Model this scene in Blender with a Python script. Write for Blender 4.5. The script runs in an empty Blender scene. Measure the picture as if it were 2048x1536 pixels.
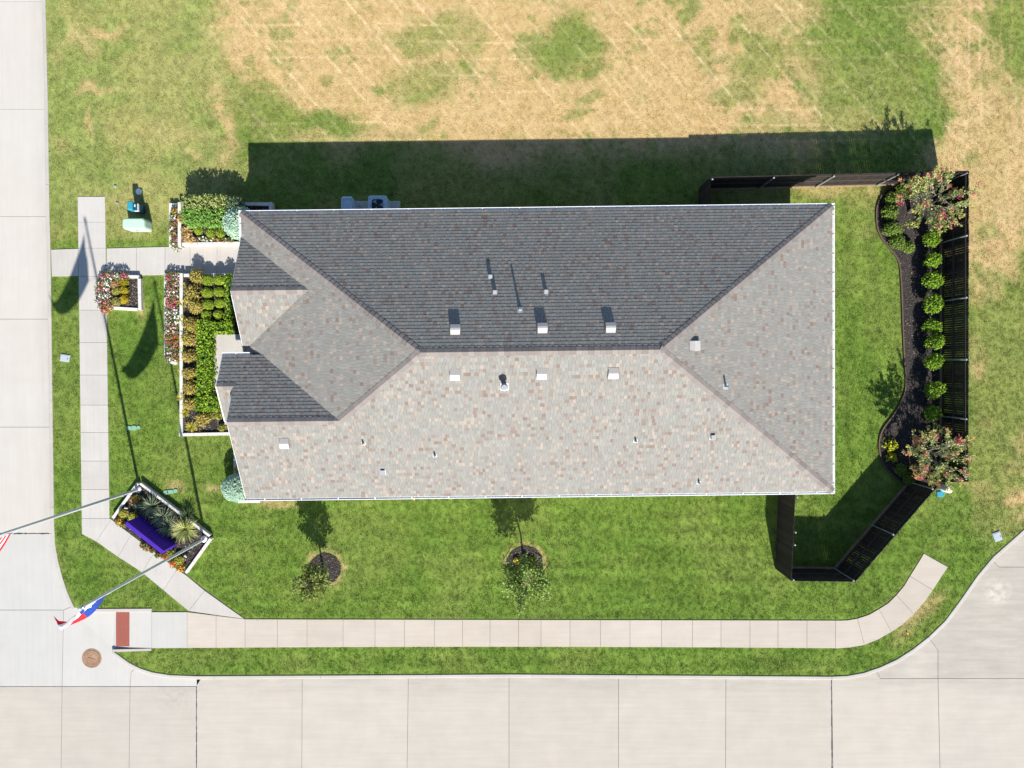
import bpy, math, random
import numpy as np
from mathutils import Vector, Matrix
from mathutils.geometry import delaunay_2d_cdt

# ------------------------------------------------------------------ camera, sky, sun, exposure
SC = bpy.context.scene
COL = SC.collection
CAM_H, FPX, TILT = 29.2, 1365.0, math.radians(-1.39)
SUN_EL, SUN_AZ = math.radians(37.4), math.radians(169.4)      # azimuth clockwise from +Y

cam_data = bpy.data.cameras.new('camera')
cam_data.sensor_fit = 'HORIZONTAL'
cam_data.sensor_width = 36.0
cam_data.lens = 36.0 * FPX / 2048.0
cam_data.clip_start = 0.1
cam_data.clip_end = 2000.0
cam = bpy.data.objects.new('camera', cam_data)
COL.objects.link(cam)
cam.location = (0, 0, CAM_H)
cam.rotation_euler = (TILT, 0, 0)
SC.camera = cam

W = bpy.data.worlds.new('World')
SC.world = W
W.use_nodes = True
nt = W.node_tree
bg = nt.nodes['Background']
sky = nt.nodes.new('ShaderNodeTexSky')
sky.sky_type = 'NISHITA'
sky.sun_disc = False
sky.sun_elevation = SUN_EL
sky.sun_rotation = SUN_AZ
sky.air_density = 1.0
sky.dust_density = 0.25
sky.ozone_density = 2.2
nt.links.new(sky.outputs[0], bg.inputs[0])
bg.inputs[1].default_value = 0.09

sun_data = bpy.data.lights.new('sun', 'SUN')
sun_data.energy = 5.0
sun_data.angle = math.radians(0.53)
sun_data.color = (1.0, 0.94, 0.84)
sun = bpy.data.objects.new('sun', sun_data)
COL.objects.link(sun)
sdir = Vector((math.sin(SUN_AZ) * math.cos(SUN_EL), math.cos(SUN_AZ) * math.cos(SUN_EL), math.sin(SUN_EL)))
sun.rotation_euler = sdir.to_track_quat('Z', 'Y').to_euler()
sun.location = sdir * 60

SC.view_settings.view_transform = 'Standard'
SC.view_settings.look = 'None'
SC.view_settings.gamma = 1.0
SC.view_settings.exposure = 0.90
SC.view_settings.use_curve_mapping = False

# ------------------------------------------------------------------ survey: pixel of the 2048x1536 photo -> metres on the plan at height z
def at(px, py, z=0.0):
    u = (px - 1024) / FPX
    v = -(py - 768) / FPX
    y = v * math.cos(TILT) + math.sin(TILT)
    zz = v * math.sin(TILT) - math.cos(TILT)
    s = (CAM_H - z) / (-zz)
    return (u * s, y * s)

def at3(px, py, z=0.0):
    x, y = at(px, py, z)
    return Vector((x, y, z))

def pts(l, z=0.0):
    return [at(p[0], p[1], z) for p in l]

def to_px(X, Y):
    """arrays of ground points -> photo pixels (z = 0)"""
    dx, dy, dz = X, Y, -CAM_H
    c, s = math.cos(TILT), math.sin(TILT)
    yc = dy * c + dz * s
    zc = -dy * s + dz * c
    return 1024 + FPX * dx / (-zc), 768 - FPX * yc / (-zc)

# ------------------------------------------------------------------ numpy noise
def vnoise(x, y, seed=0):
    x = np.asarray(x, float); y = np.asarray(y, float)
    ix = np.floor(x).astype(np.int64); iy = np.floor(y).astype(np.int64)
    fx = x - ix; fy = y - iy
    fx = fx * fx * (3 - 2 * fx); fy = fy * fy * (3 - 2 * fy)
    def h(a, b):
        n = (a * 374761393 + b * 668265263 + seed * 974711) & 0x7fffffff
        n = ((n ^ (n >> 13)) * 1274126177) & 0x7fffffff
        n = (n ^ (n >> 16)) & 0xffff
        return n / 65535.0
    a = h(ix, iy); b = h(ix + 1, iy); c = h(ix, iy + 1); d = h(ix + 1, iy + 1)
    return (a * (1 - fx) + b * fx) * (1 - fy) + (c * (1 - fx) + d * fx) * fy

def fbm(x, y, octs=4, seed=0):
    t = 0; a = 0.5; n = 0
    for k in range(octs):
        g_ = 0.55 + 1.13 * k; c, s_ = math.cos(g_), math.sin(g_)
        t = t + a * vnoise((x * c - y * s_) * 2 ** k + 3.7 * k, (x * s_ + y * c) * 2 ** k - 5.1 * k, seed + 17 * k); n += a; a *= 0.5
    return t / n

def inpoly(x, y, poly):
    r = np.zeros(x.shape, bool)
    n = len(poly); j = n - 1
    for i in range(n):
        xi, yi = poly[i]; xj, yj = poly[j]
        if yi != yj:
            c = ((yi > y) != (yj > y)) & (x < (xj - xi) * (y - yi) / (yj - yi) + xi)
            r ^= c
        j = i
    return r

def sstep(a, b, x):
    t = np.clip((x - a) / (b - a), 0, 1)
    return t * t * (3 - 2 * t)

# ------------------------------------------------------------------ mesh helpers
class MB:
    def __init__(self):
        self.v = []; self.f = []; self.c = []
    def add(self, vs, fs, col=None):
        o = len(self.v)
        self.v.extend([tuple(p) for p in vs])
        for q in fs:
            self.f.append(tuple(o + i for i in q)); self.c.append(col)
    def box(self, x0, x1, y0, y1, z0, z1, col=None):
        self.add([(x0, y0, z0), (x1, y0, z0), (x1, y1, z0), (x0, y1, z0), (x0, y0, z1), (x1, y0, z1), (x1, y1, z1), (x0, y1, z1)],
                 [(3, 2, 1, 0), (4, 5, 6, 7), (0, 1, 5, 4), (1, 2, 6, 5), (2, 3, 7, 6), (3, 0, 4, 7)], col)
    def prism(self, poly, z0, z1, col=None):
        if sum(poly[i][0] * poly[(i + 1) % len(poly)][1] - poly[(i + 1) % len(poly)][0] * poly[i][1] for i in range(len(poly))) < 0:
            poly = poly[::-1]
        n = len(poly)
        self.add([(p[0], p[1], z0) for p in poly] + [(p[0], p[1], z1) for p in poly],
                 [tuple(range(n - 1, -1, -1)), tuple(range(n, 2 * n))] + [(i, (i + 1) % n, n + (i + 1) % n, n + i) for i in range(n)], col)
    def bevel_prism(self, poly, z0, z1, b=0.012, col=None):
        """slab with a small chamfer round the top"""
        if sum(poly[i][0] * poly[(i + 1) % len(poly)][1] - poly[(i + 1) % len(poly)][0] * poly[i][1] for i in range(len(poly))) < 0:
            poly = poly[::-1]
        n = len(poly); ins = inset(poly, b)
        vs = [(p[0], p[1], z0) for p in poly] + [(p[0], p[1], z1 - b) for p in poly] + [(p[0], p[1], z1) for p in ins]
        fs = [tuple(range(2 * n, 3 * n))]
        for i in range(n):
            j = (i + 1) % n
            fs += [(i, j, n + j, n + i), (n + i, n + j, 2 * n + j, 2 * n + i)]
        self.add(vs, fs, col)
    def lathe(self, prof, n=16, c=(0, 0, 0), col=None, close=True):
        vs = []
        for r, z in prof:
            for k in range(n):
                a = 2 * math.pi * k / n
                vs.append((c[0] + r * math.cos(a), c[1] + r * math.sin(a), c[2] + z))
        fs = []
        for i in range(len(prof) - 1):
            for k in range(n):
                fs.append((i * n + k, i * n + (k + 1) % n, (i + 1) * n + (k + 1) % n, (i + 1) * n + k))
        if close:
            fs.append(tuple((len(prof) - 1) * n + k for k in range(n)))
        self.add(vs, fs, col)
    def tube(self, path, rad, n=6, col=None):
        path = [Vector(p) for p in path]
        rings = []
        for i, p in enumerate(path):
            d = (path[min(i + 1, len(path) - 1)] - path[max(i - 1, 0)])
            if d.length < 1e-6: d = Vector((0, 0, 1))
            d.normalize()
            a = d.orthogonal().normalized(); 
            ref = Vector((0.31, 0.77, 0.1))
            a = (ref - d * ref.dot(d)).normalized(); b = d.cross(a)
            r = rad[i] if isinstance(rad, (list, tuple)) else rad
            rings.append([p + (a * math.cos(2 * math.pi * k / n) + b * math.sin(2 * math.pi * k / n)) * r for k in range(n)])
        vs = [q for ring in rings for q in ring]
        fs = [(i * n + k, i * n + (k + 1) % n, (i + 1) * n + (k + 1) % n, (i + 1) * n + k) for i in range(len(path) - 1) for k in range(n)]
        fs += [tuple(range(n - 1, -1, -1)), tuple((len(path) - 1) * n + k for k in range(n))]
        self.add(vs, fs, col)
    def data(self, name, mats):
        me = bpy.data.meshes.new(name)
        me.from_pydata(self.v, [], self.f)
        if any(c is not None for c in self.c):
            at_ = me.attributes.new('col', 'FLOAT_COLOR', 'FACE')
            a = np.ones((len(self.f), 4), np.float32)
            for i, c in enumerate(self.c):
                if c is not None: a[i, :3] = c
            at_.data.foreach_set('color', a.ravel())
        for m in (mats if isinstance(mats, (list, tuple)) else [mats]):
            me.materials.append(m)
        me.update()
        return me

def inset(poly, d):
    n = len(poly); out = []
    for i in range(n):
        p0 = Vector(poly[i - 1][:2]); p1 = Vector(poly[i][:2]); p2 = Vector(poly[(i + 1) % n][:2])
        e1 = (p1 - p0).normalized(); e2 = (p2 - p1).normalized()
        n1 = Vector((-e1.y, e1.x)); n2 = Vector((-e2.y, e2.x))
        b = (n1 + n2)
        if b.length < 1e-5: b = n1
        b.normalize()
        k = d / max(0.35, b.dot(n1))
        out.append((p1.x + b.x * k, p1.y + b.y * k))
    return out

def ccw(poly):
    a = sum(poly[i][0] * poly[(i + 1) % len(poly)][1] - poly[(i + 1) % len(poly)][0] * poly[i][1] for i in range(len(poly)))
    return poly if a > 0 else poly[::-1]

def link(name, data, parent=None, loc=(0, 0, 0), rot=0.0, label=None, kind=None):
    o = bpy.data.objects.new(name, data)
    COL.objects.link(o)
    o.location = loc
    o.rotation_euler = rot if isinstance(rot, (tuple, list)) else (0, 0, rot)
    if parent: o.parent = parent
    if label: o['label'] = label
    if kind: o['kind'] = kind
    return o

def part(name, mb, m, parent=None, **k):
    return link(name, mb.data(name, m), parent, **k)

def tag(o, label, cat, group=None):
    o['label'] = label; o['category'] = cat
    if group: o['group'] = group
    return o

def thing(name, label, cat, loc=(0, 0, 0), rot=0.0, group=None):
    return tag(link(name, None, None, loc, rot), label, cat, group)

def struct(name, mb, m, parent=None):
    o = part(name, mb, m, parent)
    o['kind'] = 'structure'
    return o

def np_mesh(name, verts, tri_or_quad, cols, mat, k, dom='FACE'):
    """verts (n,3), faces of k corners each, face colours"""
    me = bpy.data.meshes.new(name)
    nf = len(tri_or_quad)
    me.vertices.add(len(verts)); me.vertices.foreach_set('co', np.ascontiguousarray(verts, np.float32).ravel())
    me.loops.add(nf * k); me.loops.foreach_set('vertex_index', np.ascontiguousarray(tri_or_quad, np.int32).ravel())
    me.polygons.add(nf); me.polygons.foreach_set('loop_start', np.arange(0, nf * k, k, dtype=np.int32))
    if cols is not None:
        a = me.attributes.new('col', 'FLOAT_COLOR', dom)
        c = np.ones((len(cols), 4), np.float32); c[:, :3] = cols
        a.data.foreach_set('color', c.ravel())
    me.materials.append(mat)
    me.update(calc_edges=True)
    return me

# ------------------------------------------------------------------ materials
def mat(name, col=(0.5, 0.5, 0.5), rough=0.8, var=0.12, scale=6.0, detail=4.0, bump=0.0, bscale=60.0, metal=0.0,
        objvar=0.0, attr=False, trans=0.0, spec=0.3, hue=None):
    m = bpy.data.materials.new(name)
    m.use_nodes = True
    t = m.node_tree; N = t.nodes; L = t.links
    b = N['Principled BSDF']
    b.inputs['Roughness'].default_value = rough
    b.inputs['Metallic'].default_value = metal
    b.inputs['Specular IOR Level'].default_value = spec
    if attr:
        a = N.new('ShaderNodeAttribute'); a.attribute_name = 'col'; base = a.outputs['Color']
    else:
        a = N.new('ShaderNodeRGB'); a.outputs[0].default_value = (*col, 1); base = a.outputs[0]
    geo = N.new('ShaderNodeNewGeometry')
    if hue is not None:
        n2 = N.new('ShaderNodeTexNoise'); n2.inputs['Scale'].default_value = scale * 0.35; n2.inputs['Detail'].default_value = 3
        L.new(geo.outputs['Position'], n2.inputs['Vector'])
        r2 = N.new('ShaderNodeMapRange'); r2.inputs[1].default_value = 0.38; r2.inputs[2].default_value = 0.66
        L.new(n2.outputs[0], r2.inputs[0])
        mx2 = N.new('ShaderNodeMix'); mx2.data_type = 'RGBA'
        L.new(r2.outputs[0], mx2.inputs[0]); L.new(base, mx2.inputs[6]); mx2.inputs[7].default_value = (*hue, 1)
        base = mx2.outputs[2]
    if var > 0 or objvar > 0:
        n = N.new('ShaderNodeTexNoise'); n.inputs['Scale'].default_value = scale; n.inputs['Detail'].default_value = detail
        n.inputs['Roughness'].default_value = 0.65
        L.new(geo.outputs['Position'], n.inputs['Vector'])
        r = N.new('ShaderNodeMapRange'); r.inputs[1].default_value = 0.25; r.inputs[2].default_value = 0.75
        r.inputs[3].default_value = 1 - var; r.inputs[4].default_value = 1 + var
        L.new(n.outputs[0], r.inputs[0])
        f = r.outputs[0]
        if objvar > 0:
            oi = N.new('ShaderNodeObjectInfo')
            r3 = N.new('ShaderNodeMapRange'); r3.inputs[3].default_value = 1 - objvar; r3.inputs[4].default_value = 1 + objvar
            L.new(oi.outputs['Random'], r3.inputs[0])
            mu = N.new('ShaderNodeMath'); mu.operation = 'MULTIPLY'
            L.new(f, mu.inputs[0]); L.new(r3.outputs[0], mu.inputs[1]); f = mu.outputs[0]
        vm = N.new('ShaderNodeVectorMath'); vm.operation = 'SCALE'
        L.new(base, vm.inputs[0]); L.new(f, vm.inputs['Scale'])
        base = vm.outputs[0]
    L.new(base, b.inputs['Base Color'])
    if bump > 0:
        n3 = N.new('ShaderNodeTexNoise'); n3.inputs['Scale'].default_value = bscale; n3.inputs['Detail'].default_value = 3
        L.new(geo.outputs['Position'], n3.inputs['Vector'])
        bp = N.new('ShaderNodeBump'); bp.inputs['Strength'].default_value = 1.0; bp.inputs['Distance'].default_value = bump
        L.new(n3.outputs[0], bp.inputs['Height']); L.new(bp.outputs[0], b.inputs['Normal'])
    if trans > 0:
        tr = N.new('ShaderNodeBsdfTranslucent'); L.new(base, tr.inputs[0])
        ms = N.new('ShaderNodeMixShader'); ms.inputs[0].default_value = trans
        L.new(b.outputs[0], ms.inputs[1]); L.new(tr.outputs[0], ms.inputs[2])
        L.new(ms.outputs[0], N['Material Output'].inputs[0])
    return m

def concrete(name, col, hue, streak_axis='x', strength=0.07, spots=(), band=None):
    """broom-finished concrete: mottling, drag streaks, fine grain, cast-to-cast differences, a few stains at their own places"""
    m = bpy.data.materials.new(name); m.use_nodes = True
    t = m.node_tree; N = t.nodes; L = t.links
    b = N['Principled BSDF']; b.inputs['Roughness'].default_value = 0.88; b.inputs['Specular IOR Level'].default_value = 0.25
    geo = N.new('ShaderNodeNewGeometry')
    def noise(sc, det, mapscale=None, rough=0.6):
        n = N.new('ShaderNodeTexNoise'); n.inputs['Scale'].default_value = sc; n.inputs['Detail'].default_value = det
        n.inputs['Roughness'].default_value = rough
        if mapscale:
            mp = N.new('ShaderNodeMapping'); mp.inputs['Scale'].default_value = mapscale
            L.new(geo.outputs['Position'], mp.inputs[0]); L.new(mp.outputs[0], n.inputs['Vector'])
        else:
            L.new(geo.outputs['Position'], n.inputs['Vector'])
        return n.outputs[0]
    def rng(v, a, c, lo, hi):
        r = N.new('ShaderNodeMapRange'); r.inputs[1].default_value = a; r.inputs[2].default_value = c
        r.inputs[3].default_value = lo; r.inputs[4].default_value = hi; L.new(v, r.inputs[0]); return r.outputs[0]
    def mul(a, c):
        mu = N.new('ShaderNodeMath'); mu.operation = 'MULTIPLY'; L.new(a, mu.inputs[0]); L.new(c, mu.inputs[1]); return mu.outputs[0]
    mx = N.new('ShaderNodeMix'); mx.data_type = 'RGBA'
    mx.inputs[6].default_value = (*col, 1); mx.inputs[7].default_value = (*hue, 1)
    L.new(rng(noise(0.23, 5), 0.35, 0.68, 0, 1), mx.inputs[0])
    s = strength
    f = rng(noise(1.1, 6), 0.3, 0.7, 1 - s, 1 + s * 0.6)
    ms = (0.25, 5.0, 1) if streak_axis == 'x' else (5.0, 0.25, 1)
    f = mul(f, rng(noise(1.6, 4, ms), 0.3, 0.72, 1 - s * 0.9, 1 + s * 0.5))
    f = mul(f, rng(noise(55, 2), 0.3, 0.7, 1 - s * 0.5, 1 + s * 0.5))
    f = mul(f, rng(noise(9, 5, None, 0.75), 0.62, 0.8, 1.0, 1 - s * 1.3))
    oi = N.new('ShaderNodeObjectInfo')
    f = mul(f, rng(oi.outputs['Random'], 0, 1, 1 - s * 0.8, 1 + s * 0.4))
    for (cx, cy, rad, gain) in spots:
        vm = N.new('ShaderNodeVectorMath'); vm.operation = 'DISTANCE'
        L.new(geo.outputs['Position'], vm.inputs[0]); vm.inputs[1].default_value = (cx, cy, -0.13)
        d = rng(vm.outputs['Value'], rad * 0.25, rad, 1, 0)
        nn = rng(noise(4.5, 6, None, 0.7), 0.4, 0.62, 0, 1)
        k = mul(d, nn)
        f = mul(f, rng(k, 0, 1, 1.0, gain))
    if band:
        sp = N.new('ShaderNodeSeparateXYZ'); L.new(geo.outputs['Position'], sp.inputs[0])
        d = rng(sp.outputs[band[0]], band[1], band[2], 1, 0)
        k = mul(d, rng(noise(1.3, 6, (.5, 3, 1) if band[0] == 1 else (3, .5, 1), .7), .36, .62, .15, 1))
        f = mul(f, rng(k, 0, 1, 1.0, band[3]))
    vs = N.new('ShaderNodeVectorMath'); vs.operation = 'SCALE'
    L.new(mx.outputs[2], vs.inputs[0]); L.new(f, vs.inputs['Scale'])
    L.new(vs.outputs[0], b.inputs['Base Color'])
    bp = N.new('ShaderNodeBump'); bp.inputs['Distance'].default_value = 0.003
    L.new(noise(70, 3), bp.inputs['Height']); L.new(bp.outputs[0], b.inputs['Normal'])
    return m

wx, wy = at(1995, 1183, -0.13)
bx, by = at(345, 1384, -0.13)
cx_, cy_ = at(160, 1068, -0.13)
M = {}
M['road'] = concrete('road_concrete', (0.388, 0.362, 0.322), (0.405, 0.372, 0.328), 'x', 0.055,
                     [(wx, wy, .75, 1.38), (bx, by, 1.2, 0.86)], band=(1, at(900, 1362, -.13)[1], at(900, 1395, -.13)[1], .86))
M['road_w'] = concrete('street_concrete', (0.445, 0.425, 0.398), (0.45, 0.42, 0.382), 'y', 0.035, band=(0, at(88, 700, -.13)[0], at(66, 700, -.13)[0], .92))
M['pad'] = concrete('pale_concrete', (0.415, 0.41, 0.392), (0.42, 0.41, 0.386), 'y', 0.04)
M['walk'] = concrete('walk_concrete', (0.412, 0.364, 0.312), (0.43, 0.386, 0.338), 'x', 0.06)
M['walk_w'] = concrete('front_walk_concrete', (0.43, 0.415, 0.395), (0.415, 0.39, 0.362), 'y', 0.06)
M['kerb'] = concrete('kerb_concrete', (0.41, 0.395, 0.37), (0.39, 0.36, 0.325), 'x', 0.07)
M['joint'] = mat('joint_filler', (0.10, 0.095, 0.09), 0.9, 0.3, 20)
M['tar'] = mat('joint_tar', (0.045, 0.05, 0.055), 0.6, 0.3, 20)
M['stone'] = mat('cast_stone', (0.52, 0.505, 0.485), 0.8, 0.10, 9, bump=0.002, objvar=0.05)
M['brick'] = mat('wall_brick', (0.50, 0.46, 0.42), 0.9, 0.15, 14, bump=0.003)
M['white'] = mat('white_trim', (0.78, 0.79, 0.80), 0.35, 0.05, 5, spec=0.4)
M['vent'] = mat('vent_metal', (0.40, 0.39, 0.375), 0.45, 0.08, 12, spec=0.4)
M['lead'] = mat('lead_flashing', (0.33, 0.345, 0.36), 0.5, 0.15, 25)
M['shingle'] = mat('asphalt_shingle', rough=0.95, var=0.16, scale=38, attr=True, spec=0.15)
M['cap'] = mat('ridge_shingle', (0.20, 0.178, 0.166), 0.95, 0.16, 38, objvar=0.16, spec=0.15)
M['tan'] = mat('tan_shingle', (0.278, 0.240, 0.205), 0.95, 0.12, 38, objvar=0.06, spec=0.15)
M['rust'] = mat('rust_shingle', (0.188, 0.145, 0.125), 0.95, 0.12, 38, objvar=0.08, spec=0.15)
M['deck'] = mat('roof_deck', (0.14, 0.135, 0.13), 0.95, 0.1, 10)
M['grass'] = mat('grass_blades', rough=0.7, var=0.10, scale=4, attr=True, trans=0.25, spec=0.2)
M['turf'] = mat('turf', rough=0.95, var=0.30, scale=26, detail=6, attr=True, bump=0.02, bscale=30, spec=0.1)
M['leaf'] = mat('leaves', rough=0.6, var=0.12, scale=10, attr=True, trans=0.30, spec=0.25)
M['petal'] = mat('petals', rough=0.6, var=0.06, scale=10, attr=True, trans=0.25, spec=0.2)
M['mulch'] = mat('mulch_soil', (0.046, 0.041, 0.040), 0.95, 0.45, 22, 6, bump=0.02, bscale=40, spec=0.15)
M['chips'] = mat('mulch_chips', rough=0.95, var=0.2, scale=30, attr=True, spec=0.15)
M['bark'] = mat('bark', (0.20, 0.165, 0.13), 0.9, 0.25, 30, bump=0.004)
M['wood'] = mat('stained_fence_wood', (0.026, 0.021, 0.019), 0.8, 0.35, 14, 5, objvar=0.35, spec=0.25)
M['rail'] = mat('fence_rail_wood', (0.045, 0.036, 0.032), 0.75, 0.3, 14, 5, objvar=0.15, spec=0.3)
M['galv'] = mat('galvanised_steel', (0.42, 0.45, 0.47), 0.4, 0.12, 20, metal=0.5)
M['alu'] = mat('brushed_aluminium', (0.52, 0.54, 0.57), 0.4, 0.06, 30, metal=0.15)
M['purple'] = mat('purple_cloth', (0.054, 0.015, 0.30), 0.75, 0.10, 9, bump=0.004, bscale=18, spec=0.2)
M['cloth'] = mat('flag_nylon', rough=0.6, var=0.04, scale=8, attr=True, trans=0.35, spec=0.2)
M['mint'] = mat('mint_green_steel', (0.38, 0.53, 0.43), 0.5, 0.06, 10)
M['teal'] = mat('teal_plastic', (0.03, 0.24, 0.33), 0.5, 0.1, 10)
M['tealdark'] = mat('dark_teal_plastic', (0.012, 0.06, 0.10), 0.5, 0.1, 10)
M['lid'] = mat('grey_plastic_lid', (0.33, 0.38, 0.43), 0.6, 0.1, 15)
M['lidgreen'] = mat('green_plastic_lid', (0.18, 0.33, 0.26), 0.6, 0.12, 15)
M['blackp'] = mat('black_plastic', (0.02, 0.02, 0.022), 0.5, 0.1, 10)
M['rustiron'] = mat('rusty_iron', (0.25, 0.15, 0.10), 0.75, 0.2, 12, 6, bump=0.002, hue=(0.30, 0.195, 0.12))
M['tactile'] = mat('red_tactile_tile', (0.26, 0.078, 0.056), 0.7, 0.10, 12)
M['acgrey'] = mat('sky_tinted_steel', (0.36, 0.49, 0.61), 0.5, 0.07, 10)  # light grey steel; blue skylight of the shaded north side put into the colour
M['acdark'] = mat('dark_grille', (0.03, 0.035, 0.04), 0.5, 0.1, 10)
M['edging'] = mat('brown_edging', (0.10, 0.07, 0.052), 0.8, 0.2, 14)
M['kick'] = mat('pale_kick_board', (0.26, 0.185, 0.115), 0.85, 0.35, 9)
M['rope'] = mat('white_rope', (0.7, 0.7, 0.68), 0.8, 0.05, 20)
M['soil'] = mat('dry_earth', (0.30, 0.24, 0.14), 0.95, 0.3, 0.5, 8)

# ------------------------------------------------------------------ ground and lawn
KW = [(86, -520), (90, 0), (95, 210), (98, 430), (100, 498), (101, 560), (104, 800), (106, 950), (107, 1040), (109, 1085), (115, 1120), (124, 1155), (133, 1182), (143, 1205), (149, 1216)]
KS = [(226, 1303), (240, 1313), (258, 1326), (280, 1337), (305, 1345), (340, 1350.5), (393, 1352.5), (700, 1351), (1018, 1349), (1400, 1351.5), (1664, 1353.5)]
KE = [(1664, 1353.5), (1695, 1352), (1728, 1346), (1760, 1335), (1793, 1320), (1826, 1299), (1858, 1274), (1891, 1242), (1920, 1203), (1956, 1151), (1988, 1113), (2021, 1084), (2048, 1060), (2110, 1015), (2230, 945), (2600, 860)]
LAWN_PX = KW + [(303, 1217), (303, 1300)] + KS[:-1] + KE + [(2600, -520)]
LAWN = pts(LAWN_PX)

g = MB(); g.add([(-400, -400, -0.32), (400, -400, -0.32), (400, 400, -0.32), (-400, 400, -0.32)], [(0, 1, 2, 3)])
struct('ground', g, M['soil'])

def dryness(px, py):
    """how parched the turf is at a photo pixel: 0 green .. 1 straw"""
    n1 = fbm(px / 90.0, py / 90.0, 5, 3)
    n2 = fbm(px / 26.0, py / 20.0, 5, 9)
    wob = (n1 - 0.5) * 120 + (n2 - 0.5) * 40
    x = px + wob; y = py + (fbm(px / 80.0, py / 80.0, 4, 31) - 0.5) * 90
    d = np.zeros_like(px, dtype=float)
    def blob(cx, cy, rx, ry, amt, soft=0.45):
        nonlocal d
        r = np.sqrt(((x - cx) / rx) ** 2 + ((y - cy) / ry) ** 2)
        k = 1 - sstep(1 - soft, 1 + soft, r)
        d = d * (1 - k) + amt * k
    # front-left part of the open lot: patchy green
    d += 0.22 * sstep(0.44, 0.66, n1)
    d = np.where(py < 480, d + 0.09, d * 0.40)
    # the parched middle of the open lot
    k = sstep(415, 475, x + (y > 130) * 0 - np.clip((y - 100) * 1.2, 0, 130)) * (1 - sstep(255, 330, y + (x > 900) * -25)) * (1 - sstep(1600, 1690, x))
    d = d * (1 - k) + 0.90 * k
    for b in [(545, 245, 45, 75, .22), (640, 245, 85, 34, .12), (850, 60, 70, 45, .42), (850, 165, 75, 40, .45), (940, 100, 40, 60, .60),
              (1150, 105, 78, 62, .17), (1150, 165, 32, 26, .25), (1525, 95, 38, 60, .35), (1510, 140, 55, 26, .35), (1470, 195, 75, 32, .42), (1410, 95, 30, 18, .45), (1380, 20, 18, 40, .35),
              (1720, 60, 150, 85, .10), (1740, 190, 95, 75, .22), (1690, 255, 80, 40, .40), (1560, 265, 90, 22, .55), (1580, 30, 60, 40, .75)]:
        blob(*b)
    k = sstep(1850, 1905, x) * (1 - sstep(520, 580, y)); d = d * (1 - k) + 0.82 * k
    blob(2030, 60, 40, 130, .18); blob(1985, 40, 14, 90, .5); blob(1965, 150, 30, 20, .55)
    blob(2070, 560, 70, 60, .15)
    k = sstep(1935, 1950, px) * sstep(540, 600, y) * (1 - sstep(1000, 1100, y)); d = d * (1 - k) + (0.22 + 0.5 * sstep(.5, .7, n1)) * k
    blob(1965, 585, 26, 30, .65); blob(2052, 1005, 24, 34, .95); blob(1960, 990, 30, 10, .45)
    # scattered tan scuffs front-left
    for b in [(205, 65, 42, 12, .9), (160, 90, 30, 26, .55), (455, 225, 16, 55, .85), (450, 310, 20, 38, .65), (165, 165, 22, 10, .8), (185, 180, 50, 7, .7), (160, 250, 10, 30, .6), (375, 325, 16, 10, .7), (300, 150, 60, 40, .30), (330, 280, 70, 30, .45), (280, 385, 30, 22, .40)]:
        blob(*b, soft=0.8)
    for b in [(135, 245, 14, 24, 0.0), (200, 345, 24, 14, 0.0), (250, 115, 40, 14, 0.05), (130, 60, 12, 30, .0), (110, 300, 14, 300, .05)]:
        blob(*b, soft=0.6)
    # wheel tracks of the mower: straw lines running down to the right, and faint cross passes
    t = np.clip(d * 2.2, 0.25, 1.0)
    w = px - py * 0.86 + 7 * (fbm(px / 160.0, py / 160.0, 2, 77) - .5)
    tr = np.zeros_like(d)
    for off in np.arange(-60, 2300, 57.0):
        o2 = off + 14 * math.sin(off * 1.7)
        tr = np.maximum(tr, np.exp(-((w - o2) / 3.4) ** 2))
    tr *= sstep(0.34, 0.54, fbm(px / 70.0, py / 70.0, 3, 51))
    hz = np.exp(-(((py + 3 * np.sin(px / 90.0)) % 33) - 16) ** 2 / 5.0) * sstep(.45, .6, fbm(px / 140.0, py / 30.0, 3, 61))
    north = (1 - sstep(285, 330, py)) * sstep(95, 140, px)
    north = np.maximum(north * sstep(300, 470, px) + north * 0.35, 0)
    north = np.clip(north, 0, 1) * (1 - sstep(1900, 1960, px))
    d = d + 0.26 * hz * t * north
    vz = np.exp(-(((px + 4 * np.sin(py / 70.0)) % 21) - 10) ** 2 / 6.0) * sstep(1880, 1930, px) * (1 - sstep(500, 560, py))
    d = d + 0.25 * vz * sstep(.4, .6, fbm(px / 30.0, py / 150.0, 3, 91))
    w2 = px - py * 1.25
    tr2 = np.zeros_like(d)
    for off in np.arange(1200, 2100, 62.0):
        tr2 = np.maximum(tr2, np.exp(-((w2 - off) / 3.2) ** 2))
    d = d + 0.3 * tr2 * sstep(1880, 1930, px) * (1 - sstep(500, 560, py)) * sstep(.42, .6, fbm(px / 80.0, py / 80.0, 3, 53))
    # mottle inside the straw
    d = d - 0.42 * sstep(0.54, 0.72, n2) * sstep(0.3, 0.7, d) * sstep(.4, .58, n1)
    # dry strip in the verge by the cul-de-sac and rims of the tree circles
    blob2 = [(1845, 1225, 62, 17, -0.75, .62), (1820, 1255, 50, 18, -0.75, .42)]
    for (cx, cy, rx, ry, a, amt) in blob2:
        c, s = math.cos(a), math.sin(a)
        u = (px - cx + wob * .25) * c + (py - cy) * s; v = -(px - cx + wob * .25) * s + (py - cy) * c
        k = 1 - sstep(.3, 1.5, np.sqrt((u / rx) ** 2 + (v / ry) ** 2)); d = np.maximum(d, amt * k)
    for (cx, cy, r0) in [(650, 1138, 34), (1050, 1128, 38)]:
        r = np.hypot(px - cx, py - cy) + (n2 - .5) * 12
        d = np.maximum(d, 0.75 * np.exp(-((r - r0) / 5.0) ** 2))
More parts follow.
